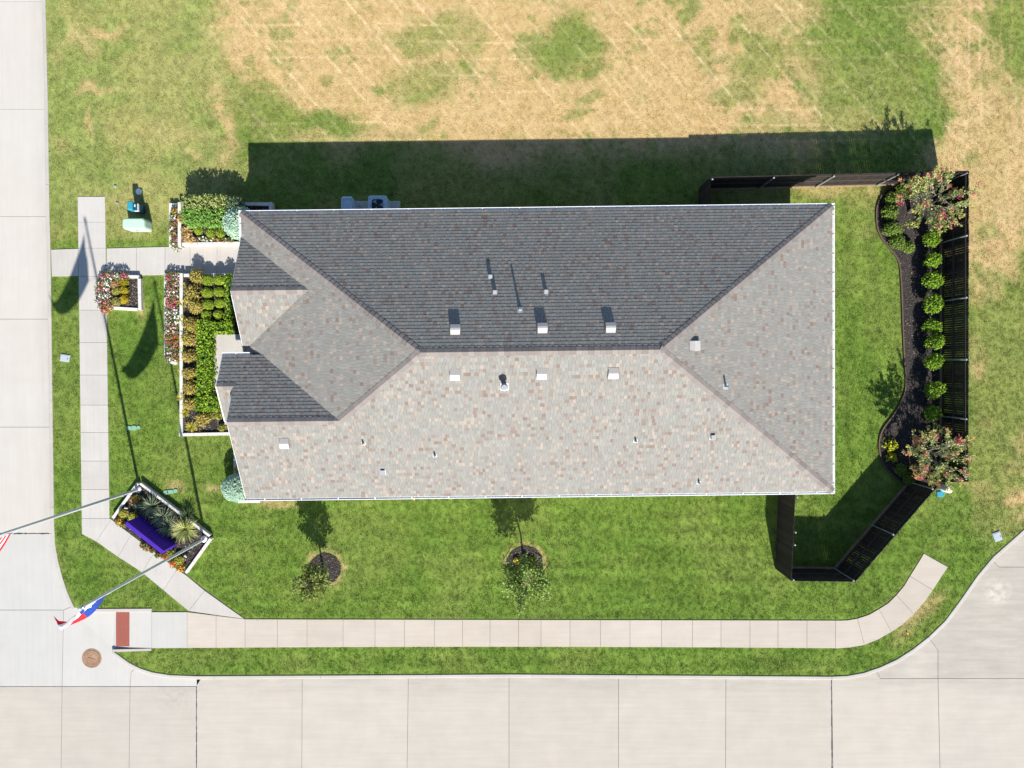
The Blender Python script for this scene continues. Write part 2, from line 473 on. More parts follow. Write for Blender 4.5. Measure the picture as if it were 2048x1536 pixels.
    for (cx, cy, r0) in [(352, 972, 22), (425, 978, 20), (555, 1003, 40), (1650, 375, 60), (1745, 385, 22)]:
        r = np.hypot((px - cx) * .8, (py - cy) * 2.2) + (n2 - .5) * 20
        d = np.maximum(d, 0.60 * (1 - sstep(r0 * .4, r0 * 1.2, r)))
    d = np.maximum(d, 0.75 * np.exp(-((px - 283) / 7.0) ** 2 - ((py - 616) / 22.0) ** 2))
    return np.clip(d, 0, 1)

def tracks(px, py):
    """straw-pale wheel tracks of the mower across the open lot"""
    w = px - py * 0.86 + 9 * (fbm(px / 160.0, py / 160.0, 2, 77) - .5) + 5 * (fbm(px / 16.0, py / 16.0, 3, 78) - .5)
    tr = np.zeros_like(px, dtype=float)
    for k, off in enumerate(np.arange(-200, 2300, 47.0)):
        o2 = off + 8 * math.sin(off * 1.7)
        a = .62 + .38 * math.sin(k * 2.39)
        tr = np.maximum(tr, a * np.exp(-((w - o2) / 3.0) ** 2)); tr = np.maximum(tr, .5 * a * np.exp(-((w - o2 - 19) / 2.4) ** 2))
    brk = (.46 + .44 * sstep(0.30, 0.62, fbm(px / 120.0, py / 120.0, 3, 51))) * (.25 + .75 * sstep(.3, .65, fbm(px / 11.0, py / 11.0, 3, 57)))
    hz = .55 * np.exp(-(((py + 3 * np.sin(px / 90.0)) % 33) - 16) ** 2 / 4.0) * sstep(.47, .6, fbm(px / 150.0, py / 30.0, 3, 61))
    reg = (1 - sstep(275, 330, py)) * sstep(380, 520, px) * (1 - sstep(1880, 1960, px))
    reg = reg + .28 * (1 - sstep(300, 360, py)) * sstep(110, 160, px) * (1 - sstep(380, 520, px))
    green = .45 + .55 * sstep(.15, .6, dryness(px, py))
    vz = np.exp(-(((px + 4 * np.sin(py / 70.0)) % 23) - 10) ** 2 / 5.0) * sstep(.42, .6, fbm(px / 30.0, py / 150.0, 3, 91))
    w2 = px - py * 1.3
    t2 = np.zeros_like(tr)
    for off in np.arange(1100, 2200, 60.0): t2 = np.maximum(t2, np.exp(-((w2 - off) / 3.2) ** 2))
    e = sstep(1880, 1940, px) * (1 - sstep(500, 560, py)) * sstep(.15, .5, dryness(px, py))
    return (np.maximum(tr * brk, hz * brk)) * np.clip(reg, 0, 1) * green + .55 * np.maximum(vz * .6, t2 * brk) * e

def turf_colour(px, py, rng, jit=.07):
    d = dryness(px, py)
    n = fbm(px / 45.0, py / 45.0, 4, 5)
    n2 = fbm(px / 9.0, py / 9.0, 3, 15)
    n3 = fbm(px / 60.0, py / 4.5, 3, 19) * sstep(930, 1000, py) + fbm(px / 14., py / 10., 3, 29) * (1 - sstep(930, 1000, py))
    lush = np.array([0.116, 0.208, 0.030]); yel = np.array([0.200, 0.280, 0.052]); pale = np.array([0.270, 0.325, 0.095])
    straw = np.array([0.60, 0.44, 0.235]); straw2 = np.array([0.53, 0.37, 0.175])
    north = (1 - sstep(440, 560, py))[:, None] * 1.0
    west = ((1 - sstep(430, 480, px)) * (1 - sstep(380, 500, py)))[:, None]
    k = np.clip(sstep(.28, .78, n * .65 + n2 * .35)[:, None] * 0.50 + .12, 0, 1)
    gcol = lush * (1 - k) + yel * k
    gcol = gcol * (1 - .75 * west) + pale * (.75 * west) * (0.85 + .3 * n2[:, None])
    # mowing passes
    south = sstep(985, 1010, py)
    mow = (np.sin(py / 5.2 + 2 * fbm(px / 200., py / 60., 2, 8)) * .5) * south + (np.sin(px / 8.0) * .5) * (px > 1670) * (px < 1810) * (py > 400) * (py < 1000)
    gcol = gcol * (1 + 0.20 * mow[:, None]) * (0.90 + 0.20 * n2[:, None]) * (0.80 + .40 * n3[:, None])
    s = straw * (1 - n[:, None]) + straw2 * n[:, None]
    s = s * (.86 + .28 * n2[:, None])
    dd = np.clip(d + rng.normal(0, 1, d.shape) * jit, 0, 1)[:, None]
    dd = dd ** 1.1
    out = gcol * (1 - dd) + s * dd
    tk = np.clip(tracks(px, py), 0, 1)[:, None]
    return out * (1 - .75 * tk) + np.array([.84, .675, .44]) * .75 * tk

def polygrid(poly, step, inner_extra=0):
    """constrained triangulation of a polygon with interior points"""
    poly = ccw([tuple(p) for p in poly])
    xs = [p[0] for p in poly]; ys = [p[1] for p in poly]
    gx, gy = np.meshgrid(np.arange(min(xs) + step, max(xs), step), np.arange(min(ys) + step, max(ys), step))
    gx = gx.ravel(); gy = gy.ravel()
    if inner_extra:
        a0, b0 = at(96, -30); a1, b1 = at(2080, 300)
        fx_, fy_ = np.meshgrid(np.arange(a0, a1, inner_extra), np.arange(b1, b0, inner_extra))
        q = (gx > a0 - .05) & (gx < a1 + .05) & (gy > b1 - .05) & (gy < b0 + .05)
        gx = np.r_[gx[~q], fx_.ravel()]; gy = np.r_[gy[~q], fy_.ravel()]
    k = inpoly(gx, gy, inset(poly, step * .35))
    vs = [Vector(p) for p in poly] + [Vector((a, b)) for a, b in zip(gx[k], gy[k])]
    n = len(poly)
    r = delaunay_2d_cdt(vs, [], [list(range(n))], 1, 1e-5)
    return r[0], r[2]

rng = np.random.default_rng(7)
view = pts([(-380, -400), (2430, -400), (2430, 1700), (-380, 1700)])
lv, lf = polygrid(LAWN, 0.24, 0.075)
V = np.array([(p[0], p[1]) for p in lv])
F = np.array([f[:3] for f in lf if len(f) == 3], np.int32)
px_, py_ = to_px(V[:, 0], V[:, 1])
tc = turf_colour(px_, py_, rng, 0.0) * 0.85
lawn_me = np_mesh('lawn', np.c_[V, np.full(len(V), -0.03)], F, tc, M['turf'], 3, 'POINT')
lawn = link('lawn', lawn_me); lawn['kind'] = 'structure'

# ------------------------------------------------------------------ roads, kerbs, footpaths
ROAD_Z = -0.13
def slab_set(parent_name, base_poly_px, slabs, m, z, name, gap=0.008, thick=0.12, jm='joint', bev=0.006, base_z=None):
    """a bed in the joint colour with every concrete bay as a slab of its own on it"""
    b = MB()
    b.prism(inset(ccw(pts(base_poly_px, z)), 0.0 if parent_name == 'road' else .02), z - thick - .03, z - 0.022)
    root = struct(parent_name, b, M[jm])
    for s in slabs:
        mm = m
        if isinstance(s, tuple) and isinstance(s[1], str): mm = s[1]; s = s[0]
        p = inset(ccw(pts(s, z)), gap)
        q = MB(); q.bevel_prism(p, z - thick, z, bev)
        part(name, q, M[mm], root)
    return root

ys = [-520, -310, -100, 2, 218, 433, 638, 854, 1067]
wslabs = [([(-500, a), (125, a), (125, b), (-500, b)], 'road_w') for a, b in zip(ys[:-1], ys[1:])]
wslabs += [([(-500, 1067), (125, 1067), (190, 1160), (165, 1204), (127, 1220), (-500, 1220)], 'pad'), ([(-500, 1220), (127, 1220), (124, 1373), (-500, 1373)], 'pad'),
           ([(127, 1220), (165, 1204), (190, 1200), (310, 1290), (262, 1345), (260, 1373), (124, 1373)], 'pad'), ([(262, 1345), (310, 1290), (420, 1330), (393, 1373), (260, 1373)], 'pad')]
cols = [(-500, -500), (124, 122), (260, 258), (393, 393), (604.5, 603.5), (817, 814), (1018, 1018), (1237, 1237), (1452, 1451), (1663, 1666)]
for (a, a2), (b, b2) in zip(cols[:-1], cols[1:]):
    top = 1373 if b <= 393 else 1330
    dx = lambda c, c2: c2 + (c2 - c) * 2.0
    wslabs.append(([(a, top), (b, top), (b2, 1536), (b2, 2000), (a2, 2000), (a2, 1536)], 'road'))
wslabs += [([(1663, 1330), (1745, 1325), (1761, 1357), (1876, 1357), (1880, 1536), (1890, 2000), (1668, 2000), (1666, 1536)], 'road'),
           ([(1745, 1325), (1848, 1262), (1876, 1300), (1876, 1357), (1761, 1357)], 'road'),
           ([(1848, 1262), (1970, 1105), (1998, 1134), (2700, 1134), (2700, 1357), (1876, 1357), (1876, 1300)], 'road'),
           ([(1970, 1105), (2090, 985), (2250, 900), (2700, 800), (2700, 1134), (1998, 1134)], 'road'),
           ([(1876, 1357), (2700, 1357), (2700, 2000), (1890, 2000), (1880, 1536)], 'road')]
road = slab_set('road', [(-500, -520), (125, -520), (125, 1067), (190, 1160), (310, 1290), (420, 1330), (1745, 1325), (1848, 1262), (1970, 1105), (2090, 985), (2250, 900), (2700, 800), (2700, 2000), (-500, 2000)],
                wslabs, 'road', ROAD_Z, 'road_slab', gap=0.007, thick=0.12)
# the two wide sealed joints: ragged poured tar, a little proud of the slabs
def tar_line(p, q, w, n=60, seed=1):
    r = random.Random(seed); a = at3(*p, ROAD_Z); b = at3(*q, ROAD_Z)
    d = (b - a); nrm = Vector((-d.y, d.x, 0)).normalized(); m_ = MB(); vs = []
    for i in range(n + 1):
        c = a + d * (i / n) + nrm * r.uniform(-.006, .006)
        ww = w * r.uniform(.55, 1.35)
        vs += [c - nrm * ww + Vector((0, 0, .002)), c + Vector((0, 0, .006)), c + nrm * ww + Vector((0, 0, .002))]
    m_.add(vs, [f for i in range(n) for f in ((3 * i, 3 * i + 1, 3 * i + 4, 3 * i + 3), (3 * i + 1, 3 * i + 2, 3 * i + 5, 3 * i + 4))])
    part('joint_seal', m_, M['tar'], road)
tar_line((393, 1373), (393, 1990), .02, 120, 2)
tar_line((1663, 1360), (1666, 1990), .024, 120, 3); tar_line((-100, 1067), (98, 1067), .028, 60, 4)
tar_line((0, 1373), (393, 1373), .009, 60, 9)

def kerb(line_px, seg_at, side=1, name='kerb'):
    """kerb of cast sections along a lawn edge; side tells on which hand the road lies"""
    P = [Vector(p) for p in pts(line_px)]
    # resample
    out = [P[0]]
    for a, b in zip(P[:-1], P[1:]):
        n = max(1, int((b - a).length / 0.25))
        for k in range(1, n + 1): out.append(a + (b - a) * k / n)
    def off(i, d):
        a = out[max(0, i - 2)]; b = out[min(len(out) - 1, i + 2)]
        t = (b - a).normalized()
        return out[i] + Vector((t.y, -t.x)) * d * side
    cuts = [0]; run = 0.0
    for i in range(1, len(out)):
        run += (out[i] - out[i - 1]).length
        if run >= seg_at: cuts.append(i); run = 0
    if cuts[-1] != len(out) - 1: cuts.append(len(out) - 1)
    b = MB(); 
    vs = []; fs = []
    for i in range(len(out)):
        p0 = off(i, 0.01); p1 = off(i, .16); vs += [(p0.x, p0.y, -.05), (p1.x, p1.y, -.05)]
    fs = [(2 * i, 2 * i + 1, 2 * i + 3, 2 * i + 2) for i in range(len(out) - 1)]
    b.add(vs, fs)
    root = struct(name, b, M['joint'])
    prof = [(-.012, -.30), (-.012, -.008), (.004, .004), (.115, .004), (.138, -.012), (.172, -.118), (.200, -.127), (.215, -.16)]
    for a, c in zip(cuts[:-1], cuts[1:]):
        m_ = MB(); vs = []
        idx = list(range(a, c + 1))
        for j, i in enumerate(idx):
            sh = 0.0
            for (d, z) in prof:
                q = off(i, d)
                if j == 0: q = q + (out[min(i + 1, len(out) - 1)] - out[i]).normalized() * .005
                if j == len(idx) - 1: q = q - (out[i] - out[i - 1]).normalized() * .005
                vs.append((q.x, q.y, z))
        n = len(prof)
        fs = [(j * n + k, j * n + k + 1, (j + 1) * n + k + 1, (j + 1) * n + k) for j in range(len(idx) - 1) for k in range(n - 1)]
        fs += [tuple(range(n)), tuple(range((len(idx) - 1) * n + n - 1, (len(idx) - 1) * n - 1, -1))]
        if side < 0: fs = [f[::-1] for f in fs]
        m_.add(vs, fs); part('kerb_section', m_, M['kerb'], root)
    return root
kerb(KW, 4.5, 1)
kerb(KS, 4.5, 1)
kerb(KE, 4.5, 1)

# front footpath along the street
walk_y = [393, 444, 496, 553, 620, 685, 750, 810, 865, 922, 979, 1037]
def lx(y): return 155 + (y - 393) / (1068 - 393) * 8.5
def rx(y): return 210 + (y - 393) / (1037 - 393) * 9
bays = [[(lx(a), a), (rx(a), a), (rx(b), b), (lx(b), b)] for a, b in zip(walk_y[:-1], walk_y[1:])]
dl = [(163.5, 1068), (192, 1083), (235.5, 1113.5), (283.6, 1144.6), (326, 1180), (375, 1223.6)]
bays += [[(lx(1037), 1037), (rx(1037), 1037), (222, 1038), (192, 1083), (163.5, 1068)],
         [(222, 1038), (262, 1069), (235.5, 1113.5), (192, 1083)], [(262, 1069), (309, 1104), (283.6, 1144.6), (235.5, 1113.5)],
         [(309, 1104), (354, 1138), (326, 1180), (283.6, 1144.6)], [(354, 1138), (373, 1151), (409, 1181), (377, 1222), (326, 1180)],
         [(409, 1181), (489, 1238), (434, 1230.5), (377, 1222)]]
slab_set('footpath', [(155, 393), (210, 393), (219, 1037), (222, 1038), (262, 1069), (354, 1138), (373, 1151), (489, 1238), (434, 1230), (377, 1222), (326, 1180), (283.6, 1144.6), (235.5, 1113.5), (192, 1083), (164, 1068.5)], bays, 'walk_w', 0.0, 'paving_slab', gap=0.005, thick=.1)
# path from the street to the front door
fx = [157 + 1, 212]
cross = [[(101.5, 499), (156.5, 497), (156.8, 552), (103.5, 553)]]
jx = [213.0, 273, 330, 380, 434, 500]
ny = lambda x: 496.5 - (x - 212) * .0265; sy = lambda x: 551.5 - (x - 212) * .012
cross += [[(a, ny(a)), (b, ny(b)), (b, sy(b)), (a, sy(a))] for a, b in zip(jx[:-1], jx[1:])]
slab_set('front_path', [(101.5, 499), (212, 496.5), (212, 551.5), (103.5, 553)], cross[:1], 'walk_w', 0.001, 'paving_slab', gap=0.005, thick=.1)
slab_set('front_path', [(213.5, 496.5), (500, 489), (500, 548), (213.5, 551.5)], cross[1:], 'walk_w', 0.001, 'paving_slab', gap=0.005, thick=.1)
# side footpath along the south street and its bend
sx = [303, 374, 432, 490, 555, 614, 686, 750, 809, 869, 925, 980, 1037, 1082, 1140, 1201, 1260, 1323, 1385, 1442, 1500, 1556, 1614, 1671]
top = lambda x: (1224 + max(0, x - 374) * .125) if x < 490 else 1238.3 + (x - 490) / 1181 * 2.5
bot = lambda x: 1296.5 - 3.5 * math.sin(max(0, (x - 303)) / 1368 * math.pi) * .8
sb = []
for a, b in zip(sx[:-1], sx[1:]):
    sb.append(([(a, top(a)), (b, top(b)), (b, bot(b)), (a, bot(a))], 'pad' if a == 303 else 'walk'))
ci = [(1671, 1241), (1715, 1237), (1758, 1218), (1793, 1190), (1820, 1152), (1848, 1107)]
co = [(1671, 1297), (1729, 1290), (1783, 1264), (1828, 1228), (1866, 1180), (1896, 1134)]
mid = {0: ((1694, 1240.5), (1701, 1295)), 1: ((1738, 1229.5), (1757, 1279)), 2: ((1777, 1206), (1807, 1248)), 3: ((1808, 1172), (1850, 1203)), 4: None}
for k in range(5):
    if mid[k]: sb.append([ci[k], mid[k][0], ci[k + 1], co[k + 1], mid[k][1], co[k]])
    else: sb.append([ci[k], ci[k + 1], co[k + 1], co[k]])
slab_set('side_footpath', [(303, 1224), (374, 1224), (490, 1238.5), (1671, 1241), (1715, 1237), (1758, 1218), (1793, 1190), (1820, 1152), (1848, 1107), (1896, 1134), (1866, 1180), (1828, 1228), (1783, 1264), (1729, 1290), (1671, 1297), (987, 1294), (303, 1297)],
         sb, 'walk', 0.0, 'paving_slab', gap=0.005, thick=.1)

# kerb ramp at the corner
rp = [(303, 1224, 0.0), (303, 1296.5, 0.0), (258, 1296.5, -.035), (230, 1296.5, -.075), (222, 1300, -.118), (158, 1240, -.122), (150, 1218, -.122), (186, 1224, -.095), (230, 1224, -.06), (258, 1224, -.035)]
m_ = MB()
vv = [at3(x, y, 0) for x, y, z in rp]
for p, q in zip(vv, rp): p.z = q[2] - 0.001
n = len(vv)
m_.add([tuple(p) for p in vv] + [(p.x, p.y, -.3) for p in vv],
       [(0, 9, 2, 1), (9, 8, 3, 2), (8, 7, 4, 3), (7, 6, 5, 4)] + [(i, (i + 1) % n, n + (i + 1) % n, n + i) for i in range(n)])
ramp = struct('kerb_ramp', m_, M['pad'])
# flush kerb on its north side and raised flare on its south side
m_ = MB(); p = pts([(178, 1217.5), (303, 1217), (303, 1224), (170, 1224)]); m_.bevel_prism(p, -.25, .008, .012); part('ramp_edge', m_, M['kerb'], ramp)
m_ = MB()
p = [at3(222, 1303, 0), at3(226, 1299, 0), at3(303, 1296.8, 0), at3(303, 1301.5, 0), at3(240, 1303.5, 0)]
m_.prism([(q.x, q.y) for q in p], -.25, .012); part('ramp_edge', m_, M['kerb'], ramp)
# tactile warning tile with raised domes
def zr(px): return -.06 + (px - 230) / 28 * .025
m_ = MB()
a, b, c, d = at3(230.5, 1224.6), at3(258, 1224.6), at3(258, 1293.5), at3(230.5, 1293.5)
for q, x in ((a, 230.5), (b, 258), (c, 258), (d, 230.5)): q.z = zr(x) + .004
m_.add([a, b, c, d] + [q - Vector((0, 0, .05)) for q in (a, b, c, d)], [(3, 2, 1, 0), (0, 1, 5, 4), (1, 2, 6, 5), (2, 3, 7, 6), (3, 0, 4, 7)])
tt = part('tactile_tile', m_, M['tactile'], ramp)
dm = MB()
for i in range(10):
    for j in range(26):
        u, v = (i + .5) / 10, (j + .5) / 26
        q = a + (b - a) * u + (d - a) * v
        r = .014; pr = [(r, 0), (r * .7, .006)]
        dm.lathe(pr, 6, tuple(q + Vector((0, 0, .0005))))
part('dome', dm, M['tactile'], tt, kind='stuff')

# porch slab by the front wing
p = pts([(428, 669), (490, 669), (490, 790), (431, 790)]); m_ = MB(); m_.bevel_prism(p, -.1, .25, .01)
porch = struct('porch_floor', m_, M['walk_w'])

# ------------------------------------------------------------------ the house
ROT = math.radians(0.70)
house = thing('house', 'long single storey house under a hipped grey shingle roof with white gutters', 'house', (0, 0, 0), ROT)
X0, X1, Y0, Y1, ZE = -10.38, 12.43, -4.98, 6.08, 2.73
PN = 0.52
RY = .55; ZR = ZE + PN * (RY - Y0)
RX0, RX1 = -3.16, 5.13
PW = (ZR - ZE) / (RX0 - X0); PE = (ZR - ZE) / (X1 - RX1)
WY, WX = -1.87, -10.43; WZ = ZE + PN * (WY - Y0); WXJ = X0 + (WZ - ZE) / PW
NEy = .60; NEz = WZ - PN * (NEy - WY)
GY, GZ = 2.96, ZE + PN * 2.2; GXJ = X0 + (GZ - ZE) / PW; GYN = GY + (GZ - ZE) / PN; GYS = GY - 2.2; GZS = GZ - PN * (GY - GYS)
QY = -.58; QZ = WZ - PN * (QY - WY); QX = -11.07; QYS = -1.95; QZS = QZ - PN * (QY - QYS)
zN = lambda x, y: ZE + PN * (Y1 - y)
zS = lambda x, y: ZE + PN * (y - Y0)
zE = lambda x, y: ZE + PE * (X1 - x)
zW = lambda x, y: ZE + PW * (x - X0)
zWN = lambda x, y: WZ - PN * (y - WY)
zGN = lambda x, y: GZ - PN * (y - GY)
zGS = lambda x, y: GZ - PN * (GY - y)
zQS = lambda x, y: QZ - PN * (QY - y)

def poly3(p, zf, dz=0.0): return [(x, y, zf(x, y) + dz) for x, y in p]
# walls
wm = MB()
wm.box(-9.85, 11.9, -4.42, 5.52, -.05, 2.72)
wm.add([(-9.86, -4.42, 2.6), (-9.86, .35, 2.6), (-9.86, .35, 3.0), (-9.86, -1.87, WZ - .12), (-9.86, -4.42, 2.85)], [(0, 1, 2, 3, 4)])
wm.add([(-9.87, .9, 2.5), (-9.87, 4.9, 2.5), (-9.87, GY, GZ - .1)], [(0, 1, 2)])
part('wall', wm, M['brick'], house)
for (cx, cy) in ((-10.8, .42), (-10.8, -1.75)):
    c = MB(); c.box(cx - .12, cx + .12, cy - .12, cy + .12, 0.0, 3.0); c.box(cx - .16, cx + .16, cy - .16, cy + .16, 0, .25); part('porch_column', c, M['white'], house)
q = MB(); q.add([(-10.92, QYS + .1, QZS - .1), (-10.92, NEy - .1, NEz - .1), (-10.92, QY, QZ - .1)], [(0, 1, 2)]); part('porch_gable', q, M['white'], house)

deck = MB()
dk = -0.03
SW1 = [(WX, Y0), (WXJ, Y0), (WXJ, WY), (WX, WY)]
SW2 = [(WXJ, Y0), (X1, Y0), (RX1, RY), (RX0, RY), (WXJ, WY)]
PNl = [(X1, Y1), (X0, Y1), (RX0, RY), (RX1, RY)]
PEl = [(X1, Y0), (X1, Y1), (RX1, RY)]
PWl = [(X0, Y1), (X0, NEy), (WXJ, WY), (RX0, RY)]
VNX = X0 + (NEz - ZE) / PW
WN1 = [(WX, WY), (WXJ, WY), (VNX, NEy), (WX, NEy)]
WN2 = [(QX, QY), (WX, QY), (WX, NEy), (QX, NEy)]
QS = [(QX, QYS), (WX + .15, QYS), (WX + .15, QY), (QX, QY)]
GN = [(X0, GY), (GXJ, GY), (X0, GYN)]
GS = [(X0, GYS), (X0, GY), (GXJ, GY)]
for pl, zf in ((SW1, zS), (SW2, zS), (PNl, zN), (PEl, zE), (PWl, zW), (WN1, zWN), (WN2, zWN), (QS, zQS), (GN, zGN), (GS, zGS)):
    pl = ccw(pl)
    a = poly3(pl, zf, dk); b = poly3(pl, zf, dk - .07); n = len(pl)
    deck.add(a + b, [tuple(range(n)), tuple(range(2 * n - 1, n - 1, -1))] + [(i, n + i, n + (i + 1) % n, (i + 1) % n) for i in range(n)])
roof = part('roof', deck, M['deck'], house)

# shingles: every tab a wedge laid in courses
SH = .143
rs = random.Random(11)
def tab_colour():
    k = rs.random()
    j = rs.uniform(.93, 1.07)
    if k < .068: c = (.278, .240, .205)
    elif k < .112: c = (.188, .145, .125)
    elif k < .155: c = (.250, .222, .196)
    elif k < .20: c = (.200, .168, .149)
    elif k < .33: c = (.226, .227, .208)
    elif k < .44: c = (.226, .212, .196)
    else: c = (.208, .204, .190)
    return tuple(v * j for v in c)
def clip(poly, hp):
    """Sutherland-Hodgman by half planes (a,b,c): a*u+b*v+c >= 0"""
    for a, b, c in hp:
        out = []
        for i in range(len(poly)):
            p, q = poly[i - 1], poly[i]
            dp = a * p[0] + b * p[1] + c; dq = a * q[0] + b * q[1] + c
            if (dp >= 0) != (dq >= 0):
                t = dp / (dp - dq); out.append((p[0] + (q[0] - p[0]) * t, p[1] + (q[1] - p[1]) * t))
            if dq >= 0: out.append(q)
        poly = out
        if len(poly) < 3: return []
    return poly
accent = []      # candidates to be shingle objects of their own
TH = .0095
def lay(plan, zf, down, skip=None, single=False, name='shingle_courses'):
    """plan: convex polygon; down: unit plan vector pointing down the slope"""
    plan = ccw(plan)
    d = Vector(down); e = Vector((-d.y, d.x))          # along eave
    g = (zf(0, 0) - zf(-d.x, -d.y))                   # z change per unit run up... negative downhill
    g = zf(0, 0) - zf(d.x, d.y)                        # rise per metre going up
    L_ = math.sqrt(1 + g * g); up = Vector((-d.x, -d.y, g)) / L_
    ex = Vector((e.x, e.y, 0)); nrm = ex.cross(up)
    if nrm.z < 0: nrm = -nrm
    o2 = Vector(plan[0]); O = Vector((o2.x, o2.y, zf(o2.x, o2.y)))
    def uv(p): 
        r = Vector((p[0], p[1], zf(*p))) - O
        return (r.dot(ex), r.dot(up))
    pu = [uv(p) for p in plan]
    area = sum(pu[i][0] * pu[(i + 1) % len(pu)][1] - pu[(i + 1) % len(pu)][0] * pu[i][1] for i in range(len(pu)))
    if area < 0: pu = pu[::-1]
    hp = []
    for i in range(len(pu)):
        p, q = pu[i], pu[(i + 1) % len(pu)]
        nx, ny_ = -(q[1] - p[1]), (q[0] - p[0]); ln = math.hypot(nx, ny_)
        hp.append((nx / ln, ny_ / ln, -(nx * p[0] + ny_ * p[1]) / ln))
    umin, umax = min(p[0] for p in pu), max(p[0] for p in pu); vmin, vmax = min(p[1] for p in pu), max(p[1] for p in pu)
    mb = MB(); nc = int((vmax - vmin) / SH) + 1
    for r in range(nc):
        v0 = vmin + r * SH; v1 = v0 + SH
        u = umin - rs.uniform(0, .2)
        tooth = rs.random() < .5
        while u < umax:
            tooth = not tooth
            w = rs.choice((.115, .13, .15, .10)); 
            quad = [(u, v0), (u + w - .004, v0), (u + w - .004, v1 + .004), (u, v1 + .004)]
            u += w
            cu = clip(quad, hp)
            if not cu: continue
            if skip:
                c = O + ex * (quad[0][0] + w / 2) + up * (v0 + SH / 2)
                if skip(c.x, c.y, c.z): continue
            th = TH * (1.22 if tooth else .88) * rs.uniform(.85, 1.15)
            col = tab_colour()
            if single and cu[:] == quad and (col[0] > .285 or col[2] / col[0] < .70 or (col[2] / col[0] < .742 and col[0] > .25)):
                accent.append((v0, O + ex * (u - w) + up * v0, col[0] > .235, w, mb, quad, th, col, ex, up, nrm))
                continue
            emit(mb, cu, v0, th, col, O, ex, up, nrm)
    return mb
def emit(mb, cu, v0, th, col, O, ex, up, nrm):
    def P(a, b, lift): 
        return O + ex * a + up * b + nrm * lift
    h = lambda b: th * (1 - (b - v0) / SH) + .0008
    n = len(cu)
    vs = [P(a, b, h(b)) for a, b in cu] + [P(a, b, -.012) for a, b in cu]
    mb.add(vs, [tuple(range(n))] + [(i, n + i, n + (i + 1) % n, (i + 1) % n) for i in range(n)], col)

covers = lambda *fs: (lambda x, y, z: any(f(x, y) > z + .05 for f in fs))
inG = lambda x, y: max(-9, min(zGN(x, y), zGS(x, y)))
sets = []
sets.append(lay(SW1, zS, (0, -1)))
OS2 = None
mbS = lay(SW2, zS, (0, -1), single=True)
sets.append(mbS)
sets.append(lay(PNl, zN, (0, 1)))
sets.append(lay(PEl, zE, (1, 0)))
sets.append(lay(PWl, zW, (-1, 0), skip=lambda x, y, z: (min(zGN(x, y), zGS(x, y)) > z + .05) or (y < NEy + .05 and zWN(x, y) > z + .06)))
sets.append(lay(WN1, zWN, (0, 1))); sets.append(lay(WN2, zWN, (0, 1)))
sets.append(lay(QS, zQS, (0, -1))); sets.append(lay(GN, zGN, (0, 1))); sets.append(lay(GS, zGS, (0, -1)))
# the highest 290 odd-coloured tabs of the south slope are shingles of their own, sharing meshes
accent.sort(key=lambda a: -a[0])
pool = {}
O_S = Vector((ccw(SW2)[0][0], ccw(SW2)[0][1], zS(*ccw(SW2)[0])))
for i, a in enumerate(accent):
    v0, c, tan, w, mb, quad, th, col, ex, up, nrm = a
    if i < 290:
        key = (tan, round(w, 3))
        if key not in pool:
            q = MB(); emit(q, [(0, 0), (w - .004, 0), (w - .004, SH + .004), (0, SH + .004)], 0, .011, None, Vector((0, 0, 0)), ex, up, nrm)
            pool[key] = q.data('shingle', M['tan' if tan else 'rust'])
        link('shingle', pool[key], roof, tuple(c))
    else:
        emit(mb, quad, v0, th, col, c - ex * quad[0][0] - up * quad[0][1], ex, up, nrm)
for mb in sets:
    part('shingle_courses', mb, M['shingle'], roof, kind='stuff')

# ridge and hip caps
def caps(a, b, nA, nB, first=True):
    a = Vector(a); b = Vector(b); d = (b - a); ln = d.length; d.normalize()
    nA = Vector(nA).normalized(); nB = Vector(nB).normalized()
    sA = d.cross(nA); 
    if sA.z > 0: sA = -sA
    sB = d.cross(nB)
    if sB.z > 0: sB = -sB
    up = (nA + nB).normalized()
    W_, L2, ex_ = .15, .235, .205
    q = MB()
    def ring(t, lift): 
        p = d * t
        return [p + sA * W_ + nA * (lift - .002), p + up * (lift + .004), p + sB * W_ + nB * (lift - .002)]
    lo = ring(0, .024); hi = ring(L2, .010); lb = ring(0, .006)
    q.add(lo + hi + lb, [(0, 1, 4, 3), (1, 2, 5, 4), (0, 6, 7, 1), (1, 7, 8, 2)])
    q.add([lo[0], lo[0] - nA * .02, hi[0], hi[0] - nA * .02, lo[2], lo[2] - nB * .02, hi[2], hi[2] - nB * .02], [(0, 2, 3, 1), (4, 5, 7, 6)])
    me = q.data('ridge_shingle', M['cap'])
    n = int((ln + .02) / ex_)
    for k in range(n):
        link('ridge_shingle', me, roof, tuple(a + d * (k * ln / n)))
NN, NS, NEn, NWn = (0, PN, 1), (0, -PN, 1), (PE, 0, 1), (-PW, 0, 1)
caps((X0, Y1, ZE), (RX0, RY, ZR), NN, NWn)
caps((X1, Y1, ZE), (RX1, RY, ZR), NN, NEn)
caps((X1, Y0, ZE), (RX1, RY, ZR), NS, NEn)
caps((WXJ, WY, WZ), (RX0, RY, ZR), NS, NWn)
caps((RX0, RY, ZR), (RX1, RY, ZR), NN, NS)
caps((WX, WY, WZ), (WXJ, WY, WZ), NN, NS)
caps((X0, GY, GZ), (GXJ, GY, GZ), NN, NS)
caps((QX, QY, QZ), (WX + .1, QY, QZ), NN, NS)

